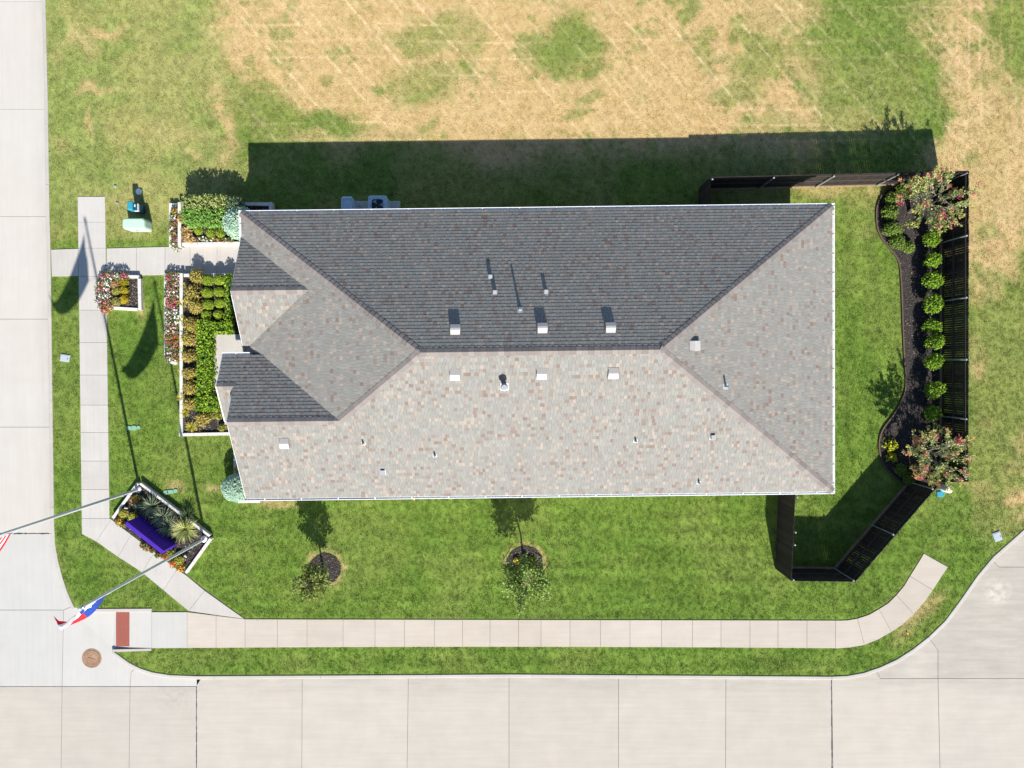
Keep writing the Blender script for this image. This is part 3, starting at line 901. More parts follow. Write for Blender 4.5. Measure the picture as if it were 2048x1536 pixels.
# gutters: an open trough with a rolled lip, seams and straps
def gutter(p, q, z, out_dir, hang=.75, ends=(True, True)):
    p = Vector((*p, z)); q = Vector((*q, z)); d = (q - p).normalized(); o = Vector((*out_dir, 0))
    prof = [(-.02, .02), (0, .02), (0, -.035), (.070, -.030), (.086, -.012), (.086, .008), (.108, .008), (.108, -.006), (.094, -.012), (.094, -.035), (.075, -.098), (-.02, -.098)]
    m_ = MB(); n = len(prof)
    vs = [p + o * a + Vector((0, 0, b)) for a, b in prof] + [q + o * a + Vector((0, 0, b)) for a, b in prof]
    m_.add(vs, [(i, i + 1, n + i + 1, n + i) for i in range(n - 1)])
    for e, P in ((ends[0], p), (ends[1], q)):
        if e: m_.add([P + o * a + Vector((0, 0, b)) for a, b in ((0, .01), (0, -.09), (.085, -.09), (.112, -.03), (.112, .01))], [(0, 1, 2, 3, 4)])
    gt = part('gutter', m_, M['white'], house)
    L_ = (q - p).length; k = max(1, int(L_ / hang)); me = None
    for i in range(k):
        t = (i + .5) / k * L_
        if me is None:
            h = MB(); a = o; 
            b0 = [o * -.01 + d * -.018 + Vector((0, 0, .016)), o * .106 + d * -.018 + Vector((0, 0, .016)), o * .106 + d * .018 + Vector((0, 0, .016)), o * -.01 + d * .018 + Vector((0, 0, .016))]
            h.add(b0 + [v - Vector((0, 0, .008)) for v in b0], [(0, 1, 2, 3), (7, 6, 5, 4), (0, 4, 5, 1), (1, 5, 6, 2), (2, 6, 7, 3), (3, 7, 4, 0)])
            me = h.data('gutter_strap', M['white'])
        link('gutter_strap', me, gt, tuple(p + d * t))
    return gt
gz = ZE - .055
gutter((X0, Y1), (X1 + .11, Y1), gz, (0, 1), 1.4)
gutter((X1, Y1), (X1, Y0 - .11), gz, (1, 0), .72)
gutter((WX, Y0), (X1 + .11, Y0), gz, (0, -1), 1.4)
gutter((X0, Y1 + .11), (X0, GYN - .05), gz, (-1, 0), .6)
gutter((QX - .03, NEy), (VNX - .5, NEy), NEz - .035, (0, 1), .6)
gutter((QX - .03, QYS), (WX + .1, QYS), QZS - .035, (0, -1), .6)
# rake boards on the gable ends
def rake(x, ya, za, yb, zb, w=.035, h=.14, m='white'):
    q = MB()
    a = [(x - w, ya, za + .0), (x, ya, za + .0), (x, ya, za - h), (x - w, ya, za - h)]
    b = [(x - w, yb, zb + .0), (x, yb, zb + .0), (x, yb, zb - h), (x - w, yb, zb - h)]
    q.add(a + b, [(0, 1, 5, 4), (1, 2, 6, 5), (2, 3, 7, 6), (3, 0, 4, 7), (0, 3, 2, 1), (4, 5, 6, 7)])
    part('rake_board', q, M[m], house)
rake(QX - .002, QYS, QZS, QY, QZ); rake(QX - .002, NEy, NEz, QY, QZ)
rake(WX - .002, Y0, ZE - .02, WY, WZ - .02, .02); rake(WX - .002, NEy, NEz - .02, WY, WZ - .02, .02)
rake(X0 - .002, GYN, ZE - .02, GY, GZ - .02, .02); rake(X0 - .002, GYS, GZS - .02, GY, GZ - .02, .02)
# valley and wall flashing by the wing
q = MB(); q.box(WX - .02, WX, -1.75, -.6, 3.2, 3.22); part('flashing', q, M['lead'], house)

# things on the roof, set by where their feet stand on the slope
def h_local(px, py, zf):
    z = 4.5
    for _ in range(6):
        x, y = at(px, py, z)
        xl = x * math.cos(ROT) + y * math.sin(ROT); yl = -x * math.sin(ROT) + y * math.cos(ROT)
        z = zf(xl, yl)
    return Vector((xl, yl, z))
def frame(down, g):
    d = Vector((*down, 0)); L_ = math.sqrt(1 + g * g)
    up = Vector((-d.x, -d.y, g)) / L_; ex = Vector((-d.y, d.x, 0)); n = ex.cross(up)
    if n.z < 0: n = -n; ex = -ex
    m4 = Matrix((ex, up, n)).transposed().to_4x4()
    return m4
def place(o, m4, loc):
    m = m4.copy(); m.translation = loc; o.matrix_local = m
def vent_mesh():
    h = MB()
    pr = [(.185, .012), (.05, .135), (-.02, .152), (-.165, .143), (-.18, .115), (-.18, .065)]
    n = len(pr); w = .175; w2 = .16
    vs = [(-w if i > 0 else -w2, a, b) for i, (a, b) in enumerate(pr)] + [(w if i > 0 else w2, a, b) for i, (a, b) in enumerate(pr)]
    h.add(vs, [(i, n + i, n + i + 1, i + 1) for i in range(n - 1)])
    h.add([(-w, a, b) for a, b in pr] + [(-w, -.18, .0), (-w2, .185, 0)], [tuple(range(n + 1, -1, -1))]); h.add([(w, a, b) for a, b in pr] + [(w, -.18, 0), (w2, .185, 0)], [tuple(range(0, n + 2))])
    f = MB(); f.box(-.21, .21, -.2, .22, .008, .016)
    s = MB(); s.box(-.15, .15, -.165, -.16, .016, .08)
    return h, f, s
hm, fm, sm = vent_mesh()
hd, fd, sd = hm.data('hood', M['vent']), fm.data('flange', M['cap']), sm.data('louvre', M['acdark'])
for (px, py, zf, dn, g) in [(911, 661, zN, (0, 1), PN), (1085, 658, zN, (0, 1), PN), (1221, 657, zN, (0, 1), PN),
                            (910, 749, zS, (0, -1), PN), (1083, 747, zS, (0, -1), PN), (1226, 746, zS, (0, -1), PN), (570, 886, zS, (0, -1), PN), (1388, 692, zE, (1, 0), PE)]:
    loc = h_local(px, py, zf)
    o = link('roof_vent', hd, house); place(o, frame(dn, g), loc)
    link('flange', fd, o); link('louvre', sd, o)
def pipe(px, py, zf, dn, g, r=.028, h=.28, cone=.075, base=.13, cap=False, m='lead'):
    loc = h_local(px, py, zf)
    o = link('vent_pipe', None, house, tuple(loc))
    f = MB(); f.box(-base, base, -base * .9, base * 1.1, .008, .016)
    fo = part('flashing_plate', f, M[m], o); fo.matrix_local = frame(dn, g)
    c = MB(); c.lathe([(cone, -.05), (cone * .8, .05), (r * 1.15, .16), (r * 1.15, h * .98), (r, h), (r * .75, h), (r * .75, h - .08)], 14)
    part('pipe', c, M[m], o)
    if cap:
        c = MB(); c.lathe([(r * 1.8, h - .04), (r * 1.8, h + .08), (r * 1.2, h + .12)], 14); part('rain_cap', c, M[m], o)
for a in [(727, 887, zS, (0, -1), PN, .026, .22, .06, .08), (870, 911, zS, (0, -1), PN, .026, .22, .06, .08), (1271, 882, zS, (0, -1), PN, .026, .22, .06, .08), (1397, 965, zS, (0, -1), PN, .026, .22, .06, .08),
          (1451, 773, zE, (1, 0), PE, .03, .35, .06, .11), (1009, 774, zS, (0, -1), PN, .075, .42, .12, .15, True), (1040, 619, zN, (0, 1), PN, .035, .44, .085, .11)]:
    pipe(*a)
def stub(px, py, zf, dn, g, w=.062, h=.15, tilt=True):
    loc = h_local(px, py, zf); o = link('vent_box', None, house, tuple(loc))
    b = MB(); b.box(-w, w, -w, w, -.08, h); b.box(-w * 1.12, w * 1.12, -w * 1.12, w * 1.12, h * .8, h * .88)
    part('casing', b, M['lead'], o)
    f = MB(); f.box(-w * 1.5, w * 1.5, -w * 1.5, w * 1.5, .008, .014); fo = part('flashing_plate', f, M['lead'], o); fo.matrix_local = frame(dn, g)
stub(981, 554, zN, (0, 1), PN); stub(990, 585, zN, (0, 1), PN); stub(1092, 584, zN, (0, 1), PN)
stub(766, 944, zS, (0, -1), PN, .075, .13); stub(1425, 874, zS, (0, -1), PN, .075, .15)

# ------------------------------------------------------------------ grass blades
EXCL = [pts(p) for p in (
    [(154, 392), (211, 392), (213, 494), (500, 487), (500, 549), (214, 553), (220, 1037), (226, 1040), (376, 1149), (490, 1237.5), (1671, 1240), (1715, 1236), (1758, 1217), (1793, 1189), (1820, 1151), (1847, 1105), (1898, 1134),
     (1867, 1181), (1829, 1229), (1784, 1265), (1730, 1291), (1671, 1298), (987, 1294.5), (303, 1297), (303, 1223), (373, 1223), (326, 1181), (283.6, 1145.6), (235.5, 1114.5), (192, 1084), (163, 1069), (156, 554), (103, 554), (101, 498), (156, 496)],
    [(335, 406), (547, 403), (547, 492), (335, 492)], [(326, 545), (359, 545), (480, 545), (480, 872), (356, 872), (356, 730), (330, 728)], [(193, 546), (281, 549), (281, 623), (193, 624)],
    [(273, 961), (427, 1076), (371, 1151), (220, 1038)], [(464, 885), (492, 885), (492, 1006), (464, 1006)],
    [(1790, 372), (1769, 383), (1756, 405), (1752, 428), (1754, 455), (1763, 477), (1776, 494), (1789, 509), (1798, 529), (1802, 570), (1805, 650), (1808, 720), (1811, 768), (1805, 795), (1787, 829), (1766, 857), (1758, 881), (1759, 906), (1769, 933), (1790, 954), (1812, 971), (1875, 975), (1900, 955), (1900, 360)],
    [(490, 425), (1640, 410), (1640, 975), (500, 992)])]
circ = [(at(650, 1138), .66), (at(1050, 1128), .76), (at(268, 448), .3), (at(265, 412), .2), (at(130, 716), .2), (at(1995, 1073), .2), (at(265, 856), .22), (at(277, 382), .12), (at(340, 985), .2), (at(1884, 986), .2), (at(1899, 979), .15), (at(745, 410), .3), (at(700, 410), .25), (at(785, 412), .25)]
def scatter(n, box):
    x = rng.uniform(box[0], box[1], n); y = rng.uniform(box[2], box[3], n)
    k = inpoly(x, y, inset(ccw(LAWN), .02))
    x, y = x[k], y[k]
    k = np.ones(len(x), bool)
    for e in EXCL: k &= ~inpoly(x, y, e)
    for (c, r) in circ: k &= np.hypot(x - c[0], y - c[1]) > r
    return x[k], y[k]
gx0, gy1 = at(-40, -40); gx1, gy0 = at(2090, 1500)
NT = int((gx1 - gx0) * (gy1 - gy0) * 118)
tx, ty = scatter(NT, (gx0, gx1, gy0, gy1))
NBL = 11
def blades(tx, ty, nbl):
    n = len(tx)
    ppx, ppy = to_px(tx, ty)
    col = turf_colour(ppx, ppy, rng)
    col = col * rng.uniform(.88, 1.13, (n, 1))
    dd = dryness(ppx, ppy)
    cx = np.repeat(tx, nbl); cy = np.repeat(ty, nbl); m = n * nbl
    bx_ = cx + rng.normal(0, .048, m); by_ = cy + rng.normal(0, .048, m)
    a = rng.uniform(0, 2 * np.pi, m)
    ln = np.repeat(rng.uniform(.75, 1.25, n) * (.052 - .018 * dd), nbl) * rng.uniform(.6, 1.2, m)
    tilt = rng.uniform(.35, 1.25, m)
    w = rng.uniform(.005, .010, m)
    hx, hy = np.cos(a), np.sin(a)
    z0 = -.032
    b0 = np.c_[bx_ - hy * w, by_ + hx * w, np.full(m, z0)]
    b1 = np.c_[bx_ + hy * w, by_ - hx * w, np.full(m, z0)]
    tp = np.c_[bx_ + hx * ln * np.sin(tilt), by_ + hy * ln * np.sin(tilt), z0 + .012 + ln * np.cos(tilt)]
    v = np.stack([b0, b1, tp], 1).reshape(-1, 3)
    c = np.repeat(col, nbl, 0) * rng.uniform(.85, 1.15, (m, 1))
    return v, np.arange(m * 3, dtype=np.int32).reshape(-1, 3), c
v, f, c = blades(tx, ty, NBL)
gr = link('grass', np_mesh('grass', v, f, c, M['grass'], 3)); gr['kind'] = 'stuff'
gr['label'] = 'mown lawn grass, green near the house and parched straw in the open lot'

# ------------------------------------------------------------------ mulch
def mulch_bed(poly_w, z, density=160, light=.10, parent=None, name='mulch', holes=None):
    m_ = MB(); m_.prism(poly_w, z - .08, z)
    o = part(name, m_, M['mulch'], parent, kind='stuff')
    P = ccw(poly_w); xs = [p[0] for p in P]; ys_ = [p[1] for p in P]
    n = int((max(xs) - min(xs)) * (max(ys_) - min(ys_)) * density * 1.5)
    x = rng.uniform(min(xs), max(xs), n); y = rng.uniform(min(ys_), max(ys_), n)
    k = inpoly(x, y, inset(P, .01)); x, y = x[k], y[k]; n = len(x)
    a = rng.uniform(0, 2 * np.pi, n); L_ = rng.uniform(.010, .034, n); w = rng.uniform(.005, .012, n)
    hx, hy = np.cos(a), np.sin(a); t = rng.uniform(-.02, .03, n); zz = np.full(n, z + .008)
    c4 = [np.c_[x - hx * L_ - hy * w, y - hy * L_ + hx * w, zz - t], np.c_[x - hx * L_ + hy * w, y - hy * L_ - hx * w, zz - t + .004],
          np.c_[x + hx * L_ + hy * w, y + hy * L_ - hx * w, zz + t + .006], np.c_[x + hx * L_ - hy * w, y + hy * L_ + hx * w, zz + t]]
    v = np.stack(c4, 1).reshape(-1, 3)
    u = rng.random(n)[:, None]
    dark = np.array([.042, .037, .036]); mid = np.array([.10, .082, .070]); pale = np.array([.30, .235, .18])
    c = np.where(u < .62, dark, np.where(u < 1 - light, mid, pale)) * rng.uniform(.7, 1.3, (n, 1))
    me = np_mesh(name + '_chips', v, np.arange(n * 4, dtype=np.int32).reshape(-1, 4), c, M['chips'], 4)
    link('mulch_chips', me, o if parent is None else o, kind='stuff')
    return o

def circle(c, r, n=28, jit=.0, seed=1):
    q = random.Random(seed); 
    return [(c[0] + r * (1 + q.uniform(-jit, jit)) * math.cos(2 * math.pi * k / n), c[1] + r * (1 + q.uniform(-jit, jit)) * math.sin(2 * math.pi * k / n)) for k in range(n)]

for (px, py, r, lab) in [(650, 1138, .68, 'round dark mulch circle with a pale washed-out edge under the smaller lawn tree'), (1050, 1128, .78, 'round dark mulch circle planted with small flowers under the wider lawn tree')]:
    o = mulch_bed(circle(at(px, py), r, 30, .05, px), -.005, 420, .10); o['label'] = lab
BED = [(1792, 367), (1769, 383), (1756, 405), (1752, 428), (1754, 455), (1763, 477), (1776, 494), (1789, 509), (1798, 529), (1802, 570), (1805, 650), (1808, 720), (1811, 768), (1805, 795), (1787, 829), (1766, 857), (1758, 881), (1759, 906), (1769, 933), (1790, 954), (1817, 974)]
bedpoly = pts(BED) + pts([(1872, 980), (1882, 970), (1885, 372)])
o = mulch_bed(bedpoly, .0, 330, .055); o['label'] = 'black mulch bed with a curved edge along the back fence'
# its steel edging
def strip(line, z0, z1, t, name, m, label=None, parent=None):
    P = [Vector(p) for p in line]; m_ = MB(); vs = []
    Q = []
    for i in range(len(P) - 1):
        p0 = P[max(i - 1, 0)]; p1 = P[i]; p2 = P[i + 1]; p3 = P[min(i + 2, len(P) - 1)]
        for k in range(5):
            s = k / 5
            Q.append(.5 * ((2 * p1) + (p2 - p0) * s + (2 * p0 - 5 * p1 + 4 * p2 - p3) * s * s + (3 * p1 - p0 - 3 * p2 + p3) * s ** 3))
    Q.append(P[-1])
    for i, p in enumerate(Q):
        d = (Q[min(i + 1, len(Q) - 1)] - Q[max(i - 1, 0)]).normalized(); nn = Vector((-d.y, d.x)) * t / 2
        for s, z in ((1, z0), (1, z1), (-1, z1), (-1, z0)): vs.append((p.x + nn.x * s, p.y + nn.y * s, z))
    fs = [(4 * i + k, 4 * i + (k + 1) % 4, 4 * i + 4 + (k + 1) % 4, 4 * i + 4 + k) for i in range(len(Q) - 1) for k in range(4)] + [(0, 1, 2, 3), tuple(4 * (len(Q) - 1) + k for k in (3, 2, 1, 0))]
    m_.add(vs, fs)
    return part(name, m_, M[m], parent)
tag(strip(pts(BED), -.1, .055, .055, 'lawn_edging', 'edging'), 'curving brown edging strip between the back lawn and the black mulch bed', 'edging')

# ------------------------------------------------------------------ planters of cast stone
def wall_line(parent, a, b, h, w=.135, block=.62, z0=-.06):
    """low wall: a core and cap stones of their own; a->b runs along the wall's middle"""
    a = Vector(a); b = Vector(b); d = (b - a); L_ = d.length; d.normalize(); n = Vector((-d.y, d.x))
    core = MB(); p = [a + n * w * .42, b + n * w * .42, b - n * w * .42, a - n * w * .42]
    core.prism([(q.x, q.y) for q in p], z0, h - .055); part('wall_core', core, M['brick'], parent)
    k = max(1, round(L_ / block)); 
    for i in range(k):
        s, e = L_ * i / k + .003, L_ * (i + 1) / k - .003
        q = MB(); pp = [a + d * s + n * w / 2, a + d * e + n * w / 2, a + d * e - n * w / 2, a + d * s - n * w / 2]
        q.bevel_prism([(v_.x, v_.y) for v_ in pp], h - .055, h, .008); part('cap_stone', q, M['stone'], parent)
def planter(name, label, segs, soil_px, soil_z, h=.30, light=.2, dens=380, w=.135):
    base = at(*soil_px[0])
    root = thing(name, label, 'planter')
    for s in segs:
        hh = s[2] if len(s) > 2 else h
        wall_line(root, at(*s[0], hh), at(*s[1], hh), hh, s[3] if len(s) > 3 else w)
    mulch_bed(pts(soil_px, soil_z), soil_z, dens, light, root)
    return root
planter('raised_planter', 'white stone planter north of the front path, hugging the house corner', [((358.5, 404), (358.5, 494)), ((363.5, 408), (539, 408)), ((541, 404), (541, 424)), ((363.5, 488), (488, 486))],
        [(360, 408), (542, 408), (542, 424), (490, 424), (490, 488), (360, 488)], .2, .33, .25)
planter('raised_planter', 'narrow low stone planter of pink and white flowers north of the front path', [((341, 406), (341, 493), .20), ((345.5, 410), (353.5, 410), .20), ((345.5, 489), (353.5, 489), .20)],
        [(341, 409), (356, 409), (356, 490), (341, 490)], .12, .2, .15)
planter('raised_planter', 'large white stone planter south of the front path with clipped boxwoods', [((362, 546), (362, 866)), ((367, 550.5), (474, 549)), ((357.5, 869.5), (473, 867))],
        [(362, 550), (474, 549), (474, 867), (362, 869)], .20, .30, .18)
planter('raised_planter', 'long low stone border of pink and white flowers along the front lawn', [((331, 546), (331, 715), .12), ((335, 722), (353, 727), .12)],
        [(331, 548), (355, 548), (355, 726), (333, 722)], .06, .12, .1)
planter('raised_planter', 'small square stone planter standing by itself beside the footpath', [((199, 552), (277, 553.5), .17), ((278, 557), (279.5, 620), .17), ((199, 614), (275, 619), .17), ((197.5, 556), (197.5, 610), .17)],
        [(199, 553), (278, 553), (278, 618), (199, 614)], .10, .17, .30, 520)
planter('raised_planter', 'diamond shaped stone planter round the purple sign and both flagpoles', [((275, 966.5), (225, 1036)), ((280, 967), (419, 1072)), ((421, 1077), (371, 1146))],
        [(274, 967), (422, 1076), (371, 1147), (223, 1038)], .10, .20, .16, 420, .11)
planter('raised_planter', 'stone planter in shade at the south west house corner', [((470.5, 870), (470.5, 1001)), ((475, 1003), (520, 1002.5))], [(470, 872), (520, 872), (520, 1003), (470, 1003)], .15, .24, .2)

# ------------------------------------------------------------------ planting
def rnd_unit(r):
    while True:
        v = Vector((r.uniform(-1, 1), r.uniform(-1, 1), r.uniform(-1, 1)))
        if .05 < v.length < 1: return v.normalized()
def leaf(mb, p, d, nrm, L_, w, col):
    """pointed leaf folded along its midrib"""
    d = d.normalized(); s = d.cross(nrm)
    if s.length < 1e-4: s = d.orthogonal()
    s.normalize(); n = s.cross(d)
    a = p; b = p + d * L_ * .5 + s * w + n * w * .3; c = p + d * L_; e = p + d * L_ * .5 - s * w + n * w * .3
    mb.add([a, b, c, e], [(0, 1, 2, 3)], col)
def leaf_dir(u, r, out):
    nn_ = (u + Vector((0, 0, .5)) + rnd_unit(r) * .75).normalized()
    t = nn_.cross(rnd_unit(r))
    if t.length < .05: t = nn_.orthogonal()
    d = (t.normalized() + u * out * r.uniform(0, 2)).normalized()
    return d, nn_
def mixc(cs, r, j=.18):
    c = r.choice(cs); k = r.uniform(1 - j, 1 + j)
    return tuple(x * k for x in c)
def ball(seed, R, Rz, n, cols, size, rough=.12, low=-.5, squash=None):
    """clipped or natural rounded shrub: leaves all over and inside a mound with an uneven skin"""
    r = random.Random(seed); mb = MB()
    bumps = [(rnd_unit(r), r.uniform(-.5, 1) * rough * 1.6) for _ in range(9)]
    for i in range(n):
        u = rnd_unit(r)
        if u.z < low: u.z = abs(u.z)
        k = 1 + sum(b * max(0, u.dot(q)) ** 6 for q, b in bumps) + r.uniform(-rough, rough * .6)
        if i % 4 == 0: k *= r.uniform(.55, .95)
        p = Vector((u.x * R * k, u.y * R * k, Rz + u.z * Rz * k))
        d, nn_ = leaf_dir(u, r, .30 if rough < .2 else .5)
        leaf(mb, p, d, nn_, size * r.uniform(.7, 1.3), size * r.uniform(.28, .42), mixc(cols, r))
    return mb
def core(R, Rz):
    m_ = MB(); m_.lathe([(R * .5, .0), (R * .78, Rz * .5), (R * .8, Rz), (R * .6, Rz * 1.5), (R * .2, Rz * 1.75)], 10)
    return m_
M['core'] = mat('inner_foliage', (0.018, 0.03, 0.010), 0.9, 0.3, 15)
def shrub(name, label, cat, px, py, R, Rz, n, cols, size, group=None, zb=.1, rough=.12, seed=None, stem=0.0):
    x, y = at(px, py, zb + stem + Rz)
    o = thing(name, label, cat, (x, y, zb), 0, group)
    s = seed if seed is not None else int(px * 7 + py * 13)
    if rough >= .15 and stem >= 0:
        q = random.Random(s + 5); o.scale = (q.uniform(.88, 1.12), q.uniform(.88, 1.12), q.uniform(.85, 1.15))
    f = link('foliage', ball(s, R, Rz, n, cols, size, rough).data('foliage', M['leaf']), o, (0, 0, stem))
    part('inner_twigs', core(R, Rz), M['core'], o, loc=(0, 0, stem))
    if stem > 0:
        t = MB(); t.tube([(0, 0, -.05), (.01, .01, stem * .5), (0, 0, stem + Rz * .6)], [.022, .018, .012], 6); part('stem', t, M['bark'], o)
    return o
BOX = [(.30, .40, .03), (.25, .37, .025), (.36, .44, .055), (.16, .25, .02)]
GOLD = [(.48, .40, .08), (.40, .37, .08), (.53, .40, .13), (.30, .29, .06), (.44, .31, .12)]
LIME = [(.21, .37, .018), (.27, .42, .025), (.14, .28, .015), (.33, .45, .04), (.07, .15, .012)]
SILV = [(.44, .60, .46), (.38, .55, .43), (.50, .64, .50), (.29, .46, .36)]
EVER = [(.13, .22, .035), (.17, .26, .04), (.09, .16, .025), (.22, .29, .055)]
BRT = [(.20, .34, .02), (.27, .42, .03), (.14, .26, .018), (.09, .18, .014)]
rows = ['row nearest the front path', 'second row from the front path', 'third row from the front path', 'row farthest from the front path']
spots = [[(415.5, 560.5), (438.5, 560)], [(414.5, 585.5), (438.5, 584)], [(416.5, 609.5), (440, 606)], [(413.5, 630.5), (437, 629)]]
for i, rw in enumerate(spots):
    for j, (px, py) in enumerate(rw):
        R = .218 - .008 * i - .008 * j
        shrub('boxwood', 'clipped round boxwood in the %s, on the %s side' % (rows[i], 'house' if j else 'flower border'), 'shrub', px, py, R, R * .9, 1000, BOX, .048, 'clipped boxwoods in two columns', .2, .03)
# three small boxwoods of the north planter
for px, py, w in ((397, 461, 'westmost'), (421, 466, 'middle'), (441, 466, 'eastmost')):
    shrub('boxwood', 'small yellow green boxwood under the tall hedge, %s of the three' % w, 'shrub', px, py, .165, .16, 420, BOX, .05, 'small boxwoods under the tall hedge', .2, .08)
# golden shrubs beside the flower border
gold = [(393, 553, .27, 'golden loose shrub at the corner of the large planter by the front path'), (387, 588, .29, 'golden loose shrub west of the second boxwood row'), (392, 614, .27, 'golden loose shrub west of the third boxwood row'), (386, 649, .24, 'golden loose shrub by the corner of the bright green hedge'),
        (377, 678, .27, 'golden loose shrub level with the north edge of the porch floor'), (377, 713, .22, 'golden loose shrub next to the south end of the flower border'), (379, 746, .22, 'golden loose shrub north of a middle gap in the large planter'), (381, 775, .22, 'golden loose shrub level with the porch roof ridge'),
        (382, 808, .22, 'golden loose shrub north of the mulch clearing in the large planter'), (406, 837, .24, 'brighter golden shrub at the south end of the bright hedge'), (432, 829, .16, 'olive shrub against the porch gutter corner'), (444, 855, .13, 'small olive shrub by the south wall of the large planter')]
for k, (px, py, R, lab) in enumerate(gold):
    shrub('golden_shrub', lab, 'shrub', px, py, R, R * .8, 620, GOLD if k < 10 else EVER + GOLD, .075, 'golden shrubs in the large planter', .2, .34)
# bright green hedge wrapped round the porch
def hedge(name, label, boxes, h, cols, size, dens, zb, cat='hedge', ragged=.05, jag=0.0, seed=3, tops=None, stretch=1.0):
    r = random.Random(seed); mb = MB(); cm = MB()
    for (ax, ay, bx2, by2) in boxes:
        hx = h
        p0 = at(ax, ay, zb + h * .6); p1 = at(bx2, by2, zb + h * .6)
        xa, xb = sorted((p0[0], p1[0])); ya, yb = sorted((p0[1], p1[1]))
        cm.box(xa + .07, xb - .07, ya + .07, yb - .07, zb, zb + h - .1)
        A_top = (xb - xa) * (yb - ya); n = int(dens * (A_top + (xb - xa + yb - ya) * h))
        for i in range(n):
            fc = r.random() * (A_top + (xb - xa + yb - ya) * 2 * h * .7)
            x = r.uniform(xa, xb); y = r.uniform(ya, yb); z = h; nn = Vector((0, 0, 1))
            if fc > A_top:
                z = r.uniform(.1, h); sd_ = r.randrange(4)
                if sd_ == 0: x = xa; nn = Vector((-1, 0, 0))
                elif sd_ == 1: x = xb; nn = Vector((1, 0, 0))
                elif sd_ == 2: y = ya; nn = Vector((0, -1, 0))
                else: y = yb; nn = Vector((0, 1, 0))
            lump = .05 * math.sin(x * 9.1) * math.cos(y * 8.3) + .03 * math.sin(x * 21 + y * 17)
            p = Vector((x, y, zb + z + (lump if nn.z else 0))) + nn * r.uniform(-.10, ragged)
            d, n2_ = leaf_dir(nn, r, .35 + jag * 1.2)
            leaf(mb, p, d, n2_, size * stretch * r.uniform(.7, 1.35), size * r.uniform(.28, .45), mixc(tops(p, r) if tops else cols, r))
    o = thing(name, label, cat, (0, 0, 0))
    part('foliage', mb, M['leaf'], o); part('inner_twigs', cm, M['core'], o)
    return o
hedge('hedge', 'low bright lime green hedge wrapped round the porch in the large planter', [(397, 642, 426, 700), (424, 646, 463, 667), (397, 700, 427, 752), (396, 750, 426, 796), (395, 795, 442, 821), (453, 552, 465, 648)], .42, LIME, .085, 620, .2)
hb = at(376, 400, 1.0)
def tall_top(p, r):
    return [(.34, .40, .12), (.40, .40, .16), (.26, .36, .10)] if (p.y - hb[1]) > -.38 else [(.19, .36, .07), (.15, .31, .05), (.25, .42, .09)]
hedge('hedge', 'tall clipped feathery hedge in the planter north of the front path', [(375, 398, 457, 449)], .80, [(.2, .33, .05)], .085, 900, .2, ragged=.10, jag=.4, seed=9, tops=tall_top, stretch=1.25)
# silver rounded shrubs at the two house corners
shrub('silver_shrub', 'silvery round shrub under the north west roof corner', 'shrub', 480, 446, .66, .55, 2600, SILV, .085, None, .15, .05)
shrub('dark_evergreen', 'shaded grey green shrub between the tall hedge and the silvery corner shrub', 'shrub', 470, 411, .30, .42, 700, [(.10, .16, .09), (.14, .20, .10)], .09, None, .15, .2)
shrub('silver_shrub', 'silvery round shrub at the south west roof corner beside the lawn', 'shrub', 473, 976, .54, .52, 2600, SILV, .08, None, .0, .04)
shrub('olive_shrub', 'small olive shrub half under the roof edge above the silvery corner shrub', 'shrub', 478, 938, .16, .15, 260, GOLD, .06, None, .15, .2)
# dry tan plants of the north planter
for px, py, R, lab in ((366, 436, .14, 'small dried tan plant at the west end of the tall hedge'), (372, 461, .19, 'straw coloured dried plant beside the small boxwoods'), (376, 475, .18, 'straw coloured dried plant in the corner of the north planter')):
    shrub('dried_plant', lab, 'plant', px, py, R, R * .6, 260, [(.55, .36, .17), (.45, .28, .13), (.40, .33, .12)], .10, 'dried plants in the north planter', .2, .4)

# spiky plants
def spiky(name, label, px, py, R, n, cols, zb, group, lift=.9, w=.014, seed=1, cat='plant'):
    r = random.Random(seed); x, y = at(px, py, zb + R * .3); o = thing(name, label, cat, (x, y, zb), 0, group)
    mb = MB()
    for i in range(n):
        a = r.uniform(0, 2 * math.pi); el = r.uniform(.15, 1.35) * lift; L_ = R * r.uniform(.75, 1.2)
        d = Vector((math.cos(a), math.sin(a), 0)); p = Vector((d.x * .02, d.y * .02, 0)); col = mixc(cols, r, .25)
        s = Vector((-d.y, d.x, 0)); prev = None; e = el + .35
        q = p.copy(); K = 5
        for k in range(K + 1):
            ww = w * (1 - (k / K) ** 2.2) + .001
            l, rr = q - s * ww, q + s * ww
            if prev: mb.add([prev[0], prev[1], rr, l], [(0, 1, 2, 3)], col)
            prev = (l, rr)
            q = q + (d * math.cos(e) + Vector((0, 0, math.sin(e)))) * (L_ / K); e -= r.uniform(.12, .30) * (1.2 - el * .4)
    part('blades', mb, M['leaf'], o)
    return o
YEL = [(.46, .42, .05), (.38, .36, .05), (.52, .46, .10)]
for k, (px, py, R, lab) in enumerate([(366, 570, .12, 'small yellow grass clump beside the wall level with the second boxwood row'), (365.5, 606, .19, 'yellow spiky grass leaning over the wall by the third boxwood row'), (365.5, 639, .19, 'yellow spiky grass leaning over the wall by the fourth boxwood row'), (366, 702, .17, 'yellow grass clump at the south end of the flower border'),
                                      (361, 744, .13, 'thin yellow grass clump on the wall south of the flower border'), (362, 794, .19, 'yellow spiky grass leaning over the wall toward the front lawn'), (369, 826, .20, 'tall yellow grass clump near the south west corner of the large planter'), (382, 854, .25, 'largest yellow spiky grass, alone on the mulch at the south wall')]):
    spiky('spiky_grass', lab, px, py, R * 1.15, 75, YEL, .2, 'yellow spiky grasses along the planter wall', .8, .016, 40 + k)
GRN = [(.19, .25, .17), (.26, .32, .21), (.15, .20, .13), (.34, .37, .22)]
